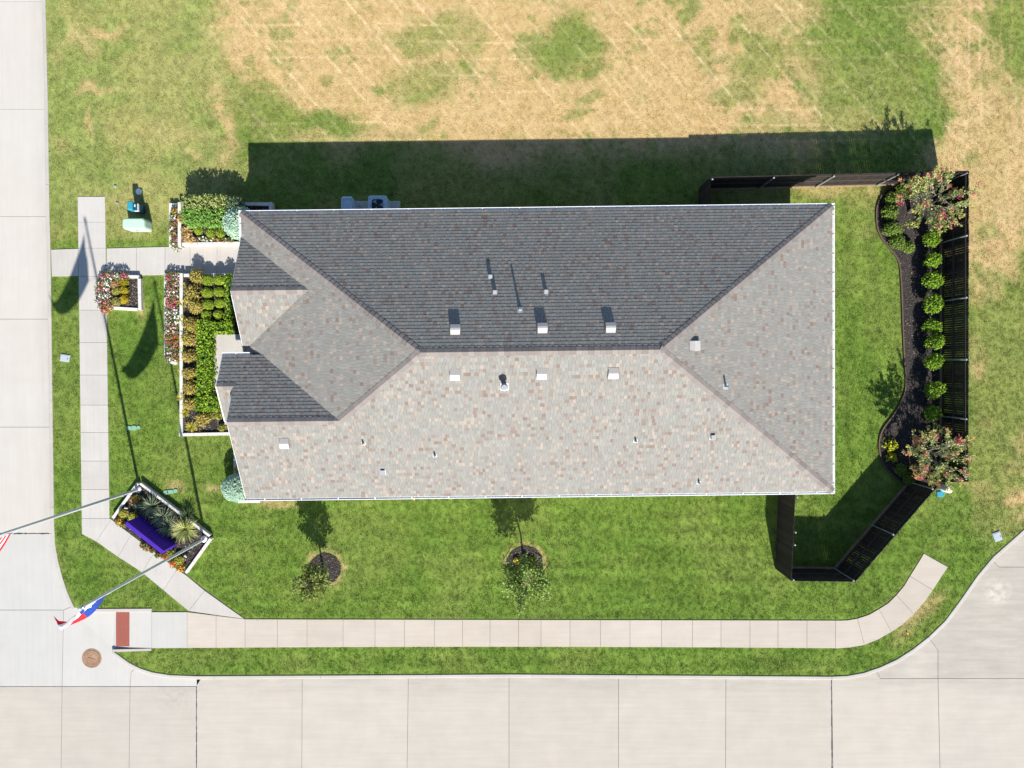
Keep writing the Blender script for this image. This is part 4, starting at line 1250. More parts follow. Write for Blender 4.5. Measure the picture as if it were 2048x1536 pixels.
for k, (px, py, R, n, cols, lab) in enumerate([(303, 1013, .52, 130, GRN, 'grey green yucca behind the north end of the purple sign'), (325, 1035, .50, 120, GRN, 'middle grey green yucca in the shade of the purple sign'), (337, 1052, .50, 120, GRN, 'dark yucca between the middle yucca and the sunlit one'),
                                               (374, 1030, .34, 70, [(.07, .12, .05), (.10, .15, .06)], 'dark grassy tuft against the far wall of the diamond planter'), (370, 1059, .56, 170, [(.50, .51, .18), (.40, .44, .14), (.60, .57, .28), (.28, .35, .10)], 'sunlit yellow green yucca beside the south flagpole')]):
    spiky('yucca', lab, px, py, R * 1.18, int(n * 1.2), cols, .1, 'yuccas behind the purple sign', .85, .014, 60 + k)

# bedding flowers
PINK, MAG, WHT, SAL, LAV, RED = (.80, .22, .36), (.74, .05, .30), (.88, .86, .86), (.80, .30, .26), (.66, .50, .72), (.75, .09, .06)
YLW, ORG = (.80, .58, .04), (.82, .26, .04)
FLEAF = [(.13, .22, .04), (.18, .26, .05), (.09, .16, .03), (.24, .16, .06)]
def flower_mesh(seed, R, cols, nb, hz=.2, petal=.036):
    r = random.Random(seed)
    f = ball(seed, R, hz * .55, 110, FLEAF, .075, .25)
    b = MB()
    for i in range(nb):
        a = r.uniform(0, 2 * math.pi); q = R * math.sqrt(r.random()) * 1.05
        p = Vector((q * math.cos(a), q * math.sin(a), hz * (1.15 - .45 * (q / R) ** 2) + r.uniform(-.02, .035)))
        n = (Vector((p.x * 1.6, p.y * 1.6, .25)) + rnd_unit(r) * .15).normalized(); t = n.orthogonal().normalized(); s = n.cross(t)
        c = mixc(cols, r, .10); pr = petal * r.uniform(.8, 1.3)
        ring = []
        for k in range(10):
            rr = pr * (1.0 if k % 2 == 0 else .62)
            ring.append(p + (t * math.cos(k * math.pi / 5) + s * math.sin(k * math.pi / 5)) * rr + n * (.004 if k % 2 == 0 else 0))
        b.add(ring + [p - n * .006], [(k, (k + 1) % 10, 10) for k in range(10)], c)
    return f, b
FCACHE = {}
def flower(label, px, py, cols, group, R=.16, zb=.12, nb=26, hz=.2, cat='flowers', petal=.036):
    key = (tuple(cols), R, nb, hz, int(px * 3 + py) % 3)
    if key not in FCACHE:
        f, b = flower_mesh(hash((R, nb, int(px), int(py))) % 9999, R, cols, nb, hz, petal)
        FCACHE[key] = (f.data('foliage', M['leaf']), b.data('blossoms', M['petal']))
    x, y = at(px, py, zb + hz * .8)
    o = thing('flower_clump', label, cat, (x, y, zb), random.Random(int(px * 31 + py)).uniform(0, 6.28), group)
    link('foliage', FCACHE[key][0], o); link('blossoms', FCACHE[key][1], o, kind='stuff')
    return o
rf = random.Random(5)
def border_cols(y):
    if y < 572: return [(PINK, MAG), 'bright pink'], [(PINK, WHT), 'pink and white']
    if y < 600: return [(PINK, WHT), 'pink and white'], [(WHT, PINK), 'white and pink']
    if y < 622: return [(MAG, PINK), 'magenta'], [(RED, MAG, PINK), 'red and magenta']
    if y < 652: return [(MAG, WHT, LAV), 'magenta and lavender'], [(WHT, WHT, WHT), 'pure white']
    if y < 672: return [(SAL, PINK, WHT), 'salmon pink'], [(PINK, SAL, WHT), 'salmon pink']
    if y < 692: return [(RED, SAL, WHT), 'salmon red'], [(RED, RED, SAL), 'bright red']
    return [(WHT, WHT, PINK), 'white with some pink'], [(PINK, WHT, RED), 'rose and white']
ORD = ['first', 'second', 'third', 'fourth', 'fifth', 'sixth', 'seventh', 'eighth', 'ninth', 'tenth', 'eleventh', 'twelfth', 'thirteenth', 'fourteenth', 'fifteenth', 'sixteenth', 'seventeenth']
y = 549.0; nrow = 0
while y < 722:
    A, B = border_cols(y)
    for (px, q, sd_) in ((337.5 + rf.uniform(-2, 2), A, 'lawn'), (350.5 + rf.uniform(-1.5, 1.5), B, 'wall')):
        flower('%s flowers in the long border, %s side, %s from the path' % (q[1], sd_, ORD[nrow]), px, y + rf.uniform(-2, 2), q[0], 'bedding flowers of the long border', .155, .06, 30, .2)
    y += 10.5; nrow += 1
for (px, py, cs, nm) in [(206, 553, (PINK, MAG, LAV), 'rose and magenta'), (219, 551, (WHT, PINK, SAL), 'white and rose'), (233, 552, (WHT, WHT, PINK), 'white north rim'), (247, 553, (MAG, PINK), 'magenta'),
                         (202, 566, (WHT, PINK), 'outer white and pale pink'), (214, 567, (WHT, WHT), 'inner northern white'), (199, 579, (MAG, PINK, RED), 'crimson'), (212, 580, (WHT, PINK), 'inner white and pale pink'),
                         (200, 590, (WHT, LAV), 'white and lavender'), (211, 592, (WHT, WHT), 'inner southern white'), (199, 600, (LAV, WHT, MAG), 'lavender'), (212, 603, (SAL, PINK), 'upper salmon'), (205, 612, (SAL, RED, PINK), 'salmon and red'), (217, 613, (SAL, PINK, SAL), 'lower salmon'), (209, 620, (RED, SAL, PINK), 'coral red')]:
    flower('clump of %s flowers in the small square planter by the footpath' % nm, px, py, cs, 'bedding flowers of the small square planter', .17, .10, 34, .22)
for px, py, R, cs, lab in [(231, 569, .155, [(.50, .30, .14), (.42, .26, .13), (.36, .26, .08)], 'round bronze leaved plant in the small square planter'), (248, 564, .16, [(.46, .38, .02), (.32, .28, .02)], 'northern golden leafy plant beside the mulch of the small square planter'), (234, 583, .165, [(.40, .37, .10), (.33, .33, .06)], 'yellow green round plant in the middle of the small square planter'),
                           (249, 580, .16, [(.46, .38, .02), (.32, .28, .02)], 'middle golden leafy plant beside the mulch of the small square planter'), (234, 603, .165, [(.30, .31, .09), (.38, .36, .10)], 'olive round plant at the south side of the small square planter'), (249, 599, .15, [(.50, .38, .02), (.36, .28, .02)], 'southern golden leafy plant beside the mulch of the small square planter')]:
    shrub('leafy_plant', lab, 'plant', px, py, R, R * .75, 380, cs, .06, 'leafy plants of the small square planter', .10, .16)
for k, (px, py, cs, nm) in enumerate([(349, 422, (ORG, RED, YLW), 'faded orange'), (346, 434, (WHT, WHT), 'northern white'), (348, 446, (MAG, PINK), 'magenta'), (343, 455, (WHT, PINK), 'white and pink'), (347, 467, (WHT, PINK, SAL), 'pale pink'), (350, 478, (MAG, PINK), 'bright pink'), (348, 488, (PINK, WHT), 'pink and white'), (352, 495, (WHT, WHT), 'southmost white')]):
    flower('clump of %s flowers in the narrow planter north of the front path' % nm, px, py, cs, 'bedding flowers of the narrow north planter', .15, .12, 26, .2)
for px, cs, nm in ((393, (PINK, SAL), 'pink'), (404, (WHT, WHT), 'western white'), (414, (WHT, WHT), 'eastern white'), (425, (WHT, YLW), 'white and yellow'), (438, (SAL, ORG), 'salmon and orange'), (450, (SAL, WHT), 'salmon and white'), (462, (YLW, ORG, SAL), 'yellow')):
    flower('low %s flowers along the south wall of the north planter' % nm, px, 480 - (px % 3), cs, 'low flowers inside the south wall of the north planter', .11, .2, 16, .1)
HOT = (RED, ORG, YLW)
for px, py, R, cs, nm in [(271, 1001, .22, (YLW, ORG, SAL), 'mound of yellow and orange flowers by the north flagpole'), (273, 1011, .12, ((.8, .55, .55), WHT), 'pale pink flowers beside the yellow mound'), (238, 1043, .15, (YLW, RED, ORG), 'yellow and red flowers at the west corner of the diamond planter'), (245, 1050, .10, (YLW, ORG), 'small yellow flowers against the west end of the purple sign'),
                          (285, 1090, .10, (RED, PINK), 'small red flowers at the foot of the purple sign'), (294, 1096, .11, (RED, SAL), 'red flowers along the middle of the purple sign'), (304, 1100, .08, (RED, SAL), 'few red flowers near the south end of the sign'), (315, 1110, .09, (RED, ORG), 'red flowers by the path at the south end of the sign'),
                          (329, 1112, .15, (RED, RED, ORG), 'red flower clump under the south flagpole'), (347, 1127, .17, HOT, 'orange red flower drift beside the path, its north half'), (360, 1135, .19, HOT, 'orange red flower drift beside the path, its south half'), (340, 1106, .12, (YLW, (.3, .4, .05)), 'yellow flowers behind the red clump under the flagpole')]:
    flower(nm, px, py, cs, 'flowers round the purple sign', R, .1, int(50 * (R / .17) ** 2) + 8, .2)
for px, py, R, lab in [(247, 1026, .17, 'olive round shrub at the west corner of the diamond planter'), (265, 1033, .14, 'olive round shrub touching the north end of the purple sign'), (359, 1119, .17, 'olive round shrub above the orange flower drift'), (341, 1103, .11, 'small olive shrub at the south end of the purple sign')]:
    shrub('olive_shrub', lab, 'shrub', px, py, R, R * .85, 420, GOLD[:2] + BOX[:1], .06, 'olive shrubs round the purple sign', .1, .12)
for px, py, R, cs, nm in [(1034, 1122, .13, (YLW, (.8, .7, .1), ORG), 'yellow flowers left of the trunk of the wider lawn tree'), (1063, 1122, .12, (YLW, YLW), 'yellow flowers right of the trunk of the wider lawn tree'), (1049, 1114, .09, (WHT, WHT, (.5, .6, .8)), 'white flowers behind the trunk of the wider lawn tree'), (1068, 1130, .08, (ORG, SAL), 'orange flowers at the right edge of the planted mulch circle'),
                          (1029, 1144, .11, (SAL, RED), 'coral flowers in the shade left of the wider lawn tree'), (1031, 1156, .11, (RED, PINK), 'rose flowers at the lower left of the planted mulch circle'), (1061, 1152, .08, (SAL, PINK), 'pink flowers under the crown of the wider lawn tree')]:
    flower(nm, px, py, cs, 'flowers in the mulch circle of the wider lawn tree', R, .0, int(44 * (R / .12) ** 2), .14)

# shrubs of the back bed
back = [(1866, 478, .38, 'the northmost of them, under the crape myrtle'), (1867, 519, .33, 'second from the north'), (1866, 560, .37, 'third from the north'), (1866, 608, .38, 'fourth from the north'), (1867, 651, .33, 'fifth from the north'), (1868, 684, .36, 'sixth from the north'), (1866, 724, .37, 'seventh from the north'), (1866, 779, .36, 'eighth from the north, on a bare stem'), (1866, 827, .29, 'the southmost and smallest of them')]
for k, (px, py, R, lab) in enumerate(back):
    shrub('fence_shrub', 'bright green round shrub along the back fence, ' + lab, 'shrub', px, py, R * .86, R * .72, 620, BRT, .085, 'bright green shrubs along the back fence', .0, .22, stem=.35)
for px, py, R, lab in [(1807, 378, .30, 'dark green shrub nearest the north fence in the back bed'), (1785, 399, .32, 'dark green shrub second from the north fence in the back bed'), (1779, 424, .30, 'dark green shrub at the widest bulge of the bed edge'), (1782, 458, .33, 'olive green shrub fourth along the bed edge'), (1793, 483, .31, 'olive green shrub fifth along the bed edge'), (1815, 494, .25, 'small olive green shrub at the south end of the bed edge row'),
                       (1801, 939, .25, 'dark green shrub near the diagonal fence, west one'), (1819, 957, .24, 'dark green shrub near the diagonal fence, east one')]:
    shrub('evergreen_shrub', lab, 'shrub', px, py, R * .88, R * .72, 760, EVER, .075, 'evergreen shrubs along the back bed edge', .0, .2)
for px, py, lab in [(1782, 891, 'yellow leaved small plant at the bed bulge, north one'), (1785, 914, 'yellow leaved small plant at the bed bulge, south one')]:
    shrub('yellow_plant', lab, 'plant', px, py, .19, .15, 110, [(.46, .46, .02), (.38, .42, .02)], .10, 'yellow small plants in the back bed', .0, .5)

# ------------------------------------------------------------------ trees
def tree(name, label, base, top, crownR, h0, h1, n, cols, leafsz, seed, group=None, trunks=1, blossom=None, tips=None, lean=(0, 0)):
    r = random.Random(seed); o = thing(name, label, 'tree', (base[0], base[1], 0), 0, group)
    tr = MB(); twigs = []
    H_ = h1
    for t in range(trunks):
        a0 = 2 * math.pi * t / max(1, trunks) + r.uniform(-.3, .3)
        spread = (.0 if trunks == 1 else crownR * .45)
        P = [Vector((0 + (.05 * math.cos(a0) if trunks > 1 else 0), (.05 * math.sin(a0) if trunks > 1 else 0), -.05))]
        K = 6
        for k in range(1, K + 1):
            s = k / K
            P.append(Vector((lean[0] * s + spread * math.cos(a0) * s + r.uniform(-.03, .03), lean[1] * s + spread * math.sin(a0) * s + r.uniform(-.03, .03), H_ * .82 * s)))
        r0 = .05 if trunks == 1 else .032
        tr.tube(P, [r0 * (1 - .8 * k / K) for k in range(K + 1)], 7)
        nb = 30 if trunks == 1 else 9
        for b in range(nb):
            s = r.uniform(max(.05, h0 / H_), .98); k = min(K - 1, int(s * K)); q = P[k] + (P[k + 1] - P[k]) * (s * K - k)
            a = r.uniform(0, 2 * math.pi) if trunks == 1 else a0 + r.gauss(0, .9)
            rel = (q.z - h0) / max(.1, (h1 - h0))
            L_ = crownR * (1.05 - .55 * max(0, rel - .25)) * r.uniform(.7, 1.05) * (1 if trunks == 1 else 1.0)
            el = r.uniform(.15, .7)
            e = q + Vector((math.cos(a) * L_ * math.cos(el), math.sin(a) * L_ * math.cos(el), L_ * math.sin(el)))
            md = q + (e - q) * .5 + Vector((0, 0, -.03 * L_ + r.uniform(-.05, .05)))
            tr.tube([q, md, e], [.014, .009, .004], 5)
            twigs.append((q, md, e))
            for c in range(3):
                s2 = r.uniform(.35, .95); st = q + (e - q) * s2; aa = a + r.uniform(-1.1, 1.1) * (1 if trunks == 1 else .55); l2 = L_ * r.uniform(.3, .55)
                e2 = st + Vector((math.cos(aa) * l2, math.sin(aa) * l2, l2 * r.uniform(-.1, .7)))
                tr.tube([st, e2], [.006, .003], 4); twigs.append((st, (st + e2) / 2, e2))
    part('trunk', tr, M['bark'], o)
    cm = MB(); bl = MB()
    for i in range(n):
        q, md, e = r.choice(twigs); s = r.random() ** .6
        if trunks == 1: p = q + (e - q) * s + Vector((r.gauss(0, .085), r.gauss(0, .085), r.gauss(0, .075))) * (crownR / .8)
        else: p = q + (e - q) * (s * 1.15) + Vector((r.gauss(0, 1), r.gauss(0, 1), r.gauss(0, 1))) * (.046 * (1.3 - s))
        if p.z < h0 * .9: continue
        d = ((e - q).normalized() + rnd_unit(r) * .9).normalized()
        cs = tips if (tips and s > .72 and r.random() < .75) else cols
        leaf(cm, p, d, (rnd_unit(r) + Vector((0, 0, .8))).normalized(), leafsz * r.uniform(.7, 1.3), leafsz * r.uniform(.26, .4), mixc(cs, r, .22))
    part('crown', cm, M['leaf'], o)
    if blossom:
        for (cnt, sz) in blossom[1]:
            for i in range(cnt):
                q, md, e = r.choice(twigs)
                c0 = e + Vector((0, 0, .02))
                for j in range(int(sz * 26)):
                    p = c0 + Vector((r.gauss(0, .045), r.gauss(0, .045), r.gauss(0, .04))) * (sz + .2)
                    leaf(bl, p, rnd_unit(r), rnd_unit(r), .05, .02, mixc(blossom[0], r, .15))
        part('blossoms', bl, M['petal'], o, kind='stuff')
    return o
OAK = [(.20, .27, .055), (.26, .32, .08), (.14, .20, .035), (.33, .36, .12)]
tree('young_tree', 'smaller sparse young tree on the side lawn, the one nearer the street corner', at(646, 1138), None, 0.58, 1.15, 2.9, 3400, OAK, .10, 21, 'young trees on the side lawn', 1, lean=(.05, .06))
tree('young_tree', 'wider leafy young tree on the side lawn with flowers at its foot', at(1051, 1128), None, 0.84, 1.5, 3.5, 5400, [(.19, .29, .055), (.25, .36, .085), (.13, .20, .035), (.33, .42, .13)], .10, 22, 'young trees on the side lawn', 1, lean=(.02, -.04))
CM = [(.29, .38, .13), (.36, .45, .18), (.19, .27, .09), (.44, .48, .20)]
TIP = [(.52, .40, .13), (.48, .30, .12), (.44, .44, .12), (.36, .43, .11)]
CB = [(.80, .07, .20), (.78, .14, .22), (.72, .04, .22), (.80, .22, .26)]
tree('crape_myrtle', 'pink flowering crape myrtle in the north corner of the back fence', at(1818, 424), None, 0.95, .9, 2.6, 3900, CM, .09, 33, 'crape myrtles in the fence corners', 5, (CB, [(22, .9), (14, 1.9)]), TIP, lean=(.05, .12))
tree('crape_myrtle', 'pink flowering crape myrtle at the south corner by the diagonal fence', at(1820, 899), None, 0.95, .8, 2.6, 3900, CM, .09, 34, 'crape myrtles in the fence corners', 5, (CB, [(28, .9), (14, 1.8)]), TIP, lean=(.10, -.05))

# ------------------------------------------------------------------ fences
FH = 1.75
def fence(label, a_px, b_px, inner, posts_px, h=FH, posts_out=False):
    """picket run from a to b (photo pixels of its top edge); inner = +1 when rails and posts stand left of a->b"""
    a = Vector((*at(*a_px, h), 0)); b = Vector((*at(*b_px, h), 0)); d = (b - a); L_ = d.length; d.normalize(); n = Vector((-d.y, d.x, 0)) * inner
    root = thing('wooden_fence', label, 'fence', tuple(a), math.atan2(d.y, d.x), 'dark wooden fence runs of the back yard')
    r = random.Random(int(L_ * 977)); pitch = .0935; k = int(L_ / pitch); pitch = L_ / k
    meshes = []
    for v_ in range(4):
        m_ = MB(); w = pitch * (.492, .47, .488, .455)[v_]; hh = h - (.0, .006, .003, .012)[v_]
        m_.add([(-w, -.008, .03), (w, -.008, .03), (w, .008, .03), (-w, .008, .03), (-w, -.008, hh - .02), (w, -.008, hh - .02), (w, .008, hh - .02), (-w, .008, hh - .02), (-w * .7, -.008, hh), (w * .7, -.008, hh), (w * .7, .008, hh), (-w * .7, .008, hh)],
               [(0, 1, 5, 4), (1, 2, 6, 5), (2, 3, 7, 6), (3, 0, 4, 7), (4, 5, 9, 8), (5, 6, 10, 9), (6, 7, 11, 10), (7, 4, 8, 11), (8, 9, 10, 11)])
        meshes.append(m_.data('picket', M['wood']))
    s = inner
    for i in range(k):
        o = link('picket', meshes[r.randrange(4)], root, ((i + .5) * pitch, r.uniform(-.003, .003), r.uniform(-.012, .008)))
    for z0, z1 in ((.14, .225), (.80, .885), (1.545, 1.63)):
        m_ = MB(); y0, y1 = sorted((s * .013, s * .05)); m_.box(.0, L_, y0, y1, z0, z1); part('rail', m_, M['rail'], root)
    m_ = MB(); y0, y1 = sorted((s * .012, s * .082)); m_.box(.0, L_, y0, y1, -.03, .10); part('kick_board', m_, M['kick'], root)
    for (px, py) in posts_px:
        q = Vector((*at(px, py, h), 0)) - a; t = q.dot(d)
        m_ = MB(); m_.lathe([(.03, -.05), (.03, h - .03), (.038, h - .03), (.038, h + .005), (.02, h + .025)], 10, (t, s * .085, 0)); po = part('post', m_, M['galv'], root)
    return root
fence('dark picket fence run facing the open lot, along the north side', (1421, 354), (1938, 341.5), -1, [(1425, 359), (1548, 357), (1668, 353), (1797, 349)])
fence('short dark fence run from the north fence corner to the house wall', (1421, 420), (1421, 354), -1, [])
fence('long straight dark fence run behind the bright green shrubs on the east side', (1938, 341.5), (1937, 963), -1, [(1934, 346), (1933, 471), (1934, 595), (1934, 719), (1934, 838), (1934, 958)])
fence('short dark fence run under the southern crape myrtle', (1937, 963), (1876, 965), -1, [])
fence('diagonal dark fence run between the crape myrtle and the kerb bend', (1876, 972), (1711, 1163.5), -1, [(1868, 980), (1788, 1070), (1706, 1160)])
fence('short dark fence run facing the side footpath', (1711, 1163.5), (1583, 1162), -1, [])
fence('dark fence run leading from the side lawn corner up to the roof edge', (1583, 1162), (1592, 960), -1, [(1584.5, 1160), (1588, 1090), (1590, 1065), (1594, 995)])

# ------------------------------------------------------------------ purple sign
pa, pb = Vector(at(254, 1043, 1.15)), Vector(at(328, 1101.5, 1.15))
d2 = (pb - pa); SL = d2.length; ang = math.atan2(d2.y, d2.x)
sg = thing('monument_sign', 'oblong sign fully wrapped in purple cloth in the diamond planter', 'sign', (pa.x, pa.y, .1), ang)
m_ = MB(); Tk = .16
nx_, nz_ = 16, 8
r = random.Random(4)
def sgp(i, j, side):
    u = i / nx_ * SL; z = j / nz_ * 1.05
    flare = .02 * (1 - j / nz_)
    w_ = .010 * math.sin(u * 7 + j * .6) + .006 * math.sin(u * 17)
    return (u, (0.0 if side else -Tk) + (flare + w_ * (1 - j / nz_)) * (1 if side else -1), z)
for side in (0, 1):
    vs = [sgp(i, j, side) for j in range(nz_ + 1) for i in range(nx_ + 1)]
    fs = [(j * (nx_ + 1) + i, j * (nx_ + 1) + i + 1, (j + 1) * (nx_ + 1) + i + 1, (j + 1) * (nx_ + 1) + i) for j in range(nz_) for i in range(nx_)]
    m_.add(vs, [f[::-1] for f in fs] if side else fs)
for i_ in (0, nx_):
    vs = [sgp(i_, j, 0) for j in range(nz_ + 1)] + [sgp(i_, j, 1) for j in range(nz_ + 1)]
    m_.add(vs, [(j, j + 1, nz_ + 2 + j, nz_ + 1 + j) for j in range(nz_)])
part('cloth_sides', m_, M['purple'], sg)
m_ = MB(); m_.bevel_prism([(-.006, -Tk - .006), (SL + .006, -Tk - .006), (SL + .006, .006), (-.006, .006)], 1.03, 1.062, .012); part('cloth_top', m_, M['purple'], sg)
m_ = MB(); m_.box(.03, SL - .03, -Tk + .03, -.03, -.1, 1.03); part('sign_board', m_, M['stone'], sg)
# spotlights in the planter
for px, py, lab in [(256, 1015, 'small ground spotlight north of the purple sign'), (374, 1111, 'small ground spotlight beside the south flagpole')]:
    x, y_ = at(px, py, .1); o = thing('spotlight', lab, 'lamp', (x, y_, .1), random.Random(px).uniform(0, 6), 'ground spotlights of the diamond planter')
    m_ = MB(); m_.tube([(0, 0, -.05), (0, 0, .1)], .012, 6); part('stake', m_, M['blackp'], o)
    m_ = MB(); m_.tube([(-.05, 0, .10), (.07, 0, .17)], [.035, .055], 10); part('lamp_head', m_, M['galv'], o)

# ------------------------------------------------------------------ flagpoles and flags
def flagpole(label, base_px, top, seed):
    x, y_ = at(*base_px, .1); o = thing('flagpole', label, 'flagpole', (x, y_, .08), 0, 'flagpoles of the diamond planter')
    m_ = MB(); m_.lathe([(.062, 0), (.060, top * .3), (.048, top * .7), (.036, top)], 14); part('pole', m_, M['alu'], o)
    m_ = MB(); m_.lathe([(.15, .0), (.15, .03), (.11, .07), (.066, .10)], 18); part('collar', m_, M['white'], o)
    m_ = MB(); m_.lathe([(.036, top), (.055, top + .01), (.055, top + .05), (.02, top + .07), (.05, top + .10), (.06, top + .14), (.04, top + .19), (.01, top + .20)], 12); part('finial', m_, M['galv'], o)
    m_ = MB(); m_.tube([(-.06, -.07, 1.2), (-.085, -.09, top * .5), (-.07, -.08, top + .02)], .006, 5); part('halyard', m_, M['rope'], o)
    m_ = MB(); m_.box(-.05, .05, -.085, -.055, 1.12, 1.2); part('cleat', m_, M['galv'], o)
    return Vector((x, y_, 0))
P2 = flagpole('slim aluminium flagpole at the south corner carrying the lone star flag', (408.5, 1078), 8.3, 2)
P1 = flagpole('slim aluminium flagpole at the north corner carrying the striped flag', (276, 979), 8.75, 1)

def star(cx, cy, r, x, y, rot=0.0):
    a = np.arctan2(y - cy, x - cx) - rot; d = np.hypot(x - cx, y - cy)
    k = (a % (2 * np.pi / 5)); k = np.where(k > np.pi / 5, 2 * np.pi / 5 - k, k)
    # five-point star edge
    ri = r * .382; px_, py_ = r, 0.0; qx, qy = ri * math.cos(math.pi / 5), ri * math.sin(math.pi / 5)
    ux, uy = d * np.cos(k), d * np.sin(k)
    return ((qx - px_) * (uy - py_) - (qy - py_) * (ux - px_)) >= 0
def flag(label, off, pattern, NU, NV, name='flag'):
    A = Vector((-13.38, -7.44, 8.05)); B = Vector((-13.54, -7.62, 6.62)); C = Vector((-15.07, -8.85, 6.65)); D = Vector((-15.23, -8.32, 6.75)); E = Vector((-14.72, -8.66, 6.30))
    ax, ay = at(409, 1079, 0); k2 = Vector((P2.x - ax, P2.y - ay, 0))
    A, B, C, D, E = [q + k2 + off for q in (A, B, C, D, E)]
    Q = []
    for j in range(NV + 1):
        v_ = j / NV
        for i in range(NU + 1):
            u = i / NU
            T_ = A + (C - A) * u + Vector((0, 0, -.16 * math.sin(math.pi * u)))
            b1 = B + (E - B) * (2 * u) if u < .5 else E + (D - E) * (2 * u - 1)
            s = u
            Bt = B * ((1 - s) * (1 - 2 * s)) + E * (4 * s * (1 - s)) + D * (s * (2 * s - 1))
            Mm = (T_ + Bt) * .5 + Vector((-.09, .03, .0)) * math.sin(math.pi * u)
            p = T_ * ((1 - v_) * (1 - 2 * v_)) + Mm * (4 * v_ * (1 - v_)) + Bt * (v_ * (2 * v_ - 1))
            rp = .05 * math.sin(v_ * 13 + u * 3.1) * (.3 + u) + .035 * math.sin(u * 11 - v_ * 7)
            p = p + Vector((.55, -.6, .45)) * rp
            Q.append(p)
    verts = np.array([(p.x, p.y, p.z) for p in Q])
    ii, jj = np.meshgrid(np.arange(NU), np.arange(NV)); ii = ii.ravel(); jj = jj.ravel()
    faces = np.stack([jj * (NU + 1) + ii, jj * (NU + 1) + ii + 1, (jj + 1) * (NU + 1) + ii + 1, (jj + 1) * (NU + 1) + ii], 1)
    colr = pattern((ii + .5) / NU, (jj + .5) / NV)
    me = np_mesh('cloth', verts, faces, colr, M['cloth'], 4)
    for pl in me.polygons: pl.use_smooth = True
    root = thing(name, label, 'flag', tuple(A), 0)
    c = link('cloth', me, root, tuple(-A))
    m_ = MB(); pole = (P2 if off.length < .1 else P1)
    for q in (A, B):
        m_.tube([(pole.x - .07, pole.y - .08, q.z + .02), (q.x, q.y, q.z)], .008, 5)
    o = part('snap_hook', m_, M['rope'], root, loc=tuple(-A))
    return root
RD, WH, BL = np.array([.62, .02, .035]), np.array([.84, .84, .85]), np.array([.018, .06, .34])
def texas(u, v_):
    c = np.where((v_ < .5)[:, None], WH, RD)
    c = np.where((u < 1 / 3)[:, None], BL, c)
    s = star(1 / 6 * 1.5, .5, .23, u * 1.5, v_, math.pi / 2 * -1 + math.pi)
    return np.where((s & (u < 1 / 3))[:, None], WH, c)
def stripes(u, v_):
    c = np.where(((np.floor(v_ * 13) % 2) == 0)[:, None], RD, WH)
    can = (u < .4) & (v_ < 7 / 13)
    c = np.where(can[:, None], BL, c)
    st = np.zeros(u.shape, bool)
    for row in range(9):
        for k in range(6 if row % 2 == 0 else 5):
            cx = (.4 / 12) * (1 + 2 * k + (row % 2)); cy = (7 / 13) / 10 * (row + 1)
            st |= star(cx * 1.9, cy, .031, u * 1.9, v_, math.pi / 2)
    return np.where((st & can)[:, None], WH, c)
flag('blue white and red lone star flag drooping from the south flagpole', Vector((0, 0, 0)), texas, 90, 60)
flag('red and white striped flag with starred blue canton at the photo edge', Vector((P1.x - P2.x, P1.y - P2.y, .48)), stripes, 150, 117)

# ------------------------------------------------------------------ utilities
def rounded(w, d, r, n=5):
    out = []
    for cx, cy, a0 in ((w - r, d - r, 0), (-w + r, d - r, math.pi / 2), (-w + r, -d + r, math.pi), (w - r, -d + r, 1.5 * math.pi)):
        for k in range(n + 1):
            a = a0 + math.pi / 2 * k / n; out.append((cx + r * math.cos(a), cy + r * math.sin(a)))
    return out
x, y_ = at(266.5, 447, .62)
t = thing('transformer_cabinet', 'mint green padmount transformer cabinet with rounded corners on the lawn', 'utility box', (x, y_, 0))
m_ = MB()
pl = rounded(.47, .235, .13); q1 = rounded(.455, .22, .12); q2 = rounded(.42, .18, .10); n = len(pl)
m_.add([(a, b, .04) for a, b in pl] + [(a, b, .52) for a, b in pl] + [(a, b, .60) for a, b in q1] + [(a, b, .625) for a, b in q2],
       [(s * n + i, s * n + (i + 1) % n, (s + 1) * n + (i + 1) % n, (s + 1) * n + i) for s in range(3) for i in range(n)] + [tuple(3 * n + i for i in range(n))])
part('cabinet', m_, M['mint'], t)
m_ = MB(); m_.prism(rounded(.45, .21, .05), -.06, .035); part('pad', m_, M['pad'], t)
m_ = MB(); m_.box(-.03, .03, -.245, -.232, .28, .36); part('latch', m_, M['acdark'], t)
x, y_ = at(264, 411, .7)
t = thing('telecom_pedestal', 'teal telecom pedestal with a dark hooded side behind the mint cabinet', 'utility box', (x, y_, 0))
m_ = MB(); m_.bevel_prism([(-.20, -.17), (.02, -.17), (.02, .17), (-.20, .17)], -.05, .72, .03); part('casing', m_, M['teal'], t)
m_ = MB(); m_.bevel_prism([(.025, -.19), (.17, -.19), (.17, .13), (.025, .13)], -.05, .62, .03); part('hood', m_, M['tealdark'], t)
m_ = MB(); m_.box(.055, .095, -.04, .06, .62, .626); part('data_plate', m_, M['white'], t)
m_ = MB(); m_.box(.172, .19, -.20, .10, .50, .60); m_.box(.03, .17, -.205, -.192, .50, .60); part('trim', m_, M['white'], t)
def disc(name, label, cat, px, py, r_, h, m, group=None, cap=.015):
    x, y_ = at(px, py, h); o = thing(name, label, cat, (x, y_, -.03), 0, group)
    m_ = MB(); m_.lathe([(r_, 0), (r_, h + .02), (r_ * .92, h + .03)], 22); part('body', m_, M[m], o)
    m_ = MB(); m_.lathe([(r_ * .7, h + .03), (r_ * .66, h + .03 + cap)], 18); part('lid', m_, M[m], o)
    return o
disc('cleanout_cap', 'white round cleanout cap half in the pedestal shadow', 'cover', 277, 383, .125, .03, 'white')
disc('valve_cover', 'small grey valve cover in the dry grass, north one', 'cover', 229.5, 372.5, .06, .02, 'galv', 'grey valve covers near the pedestal')
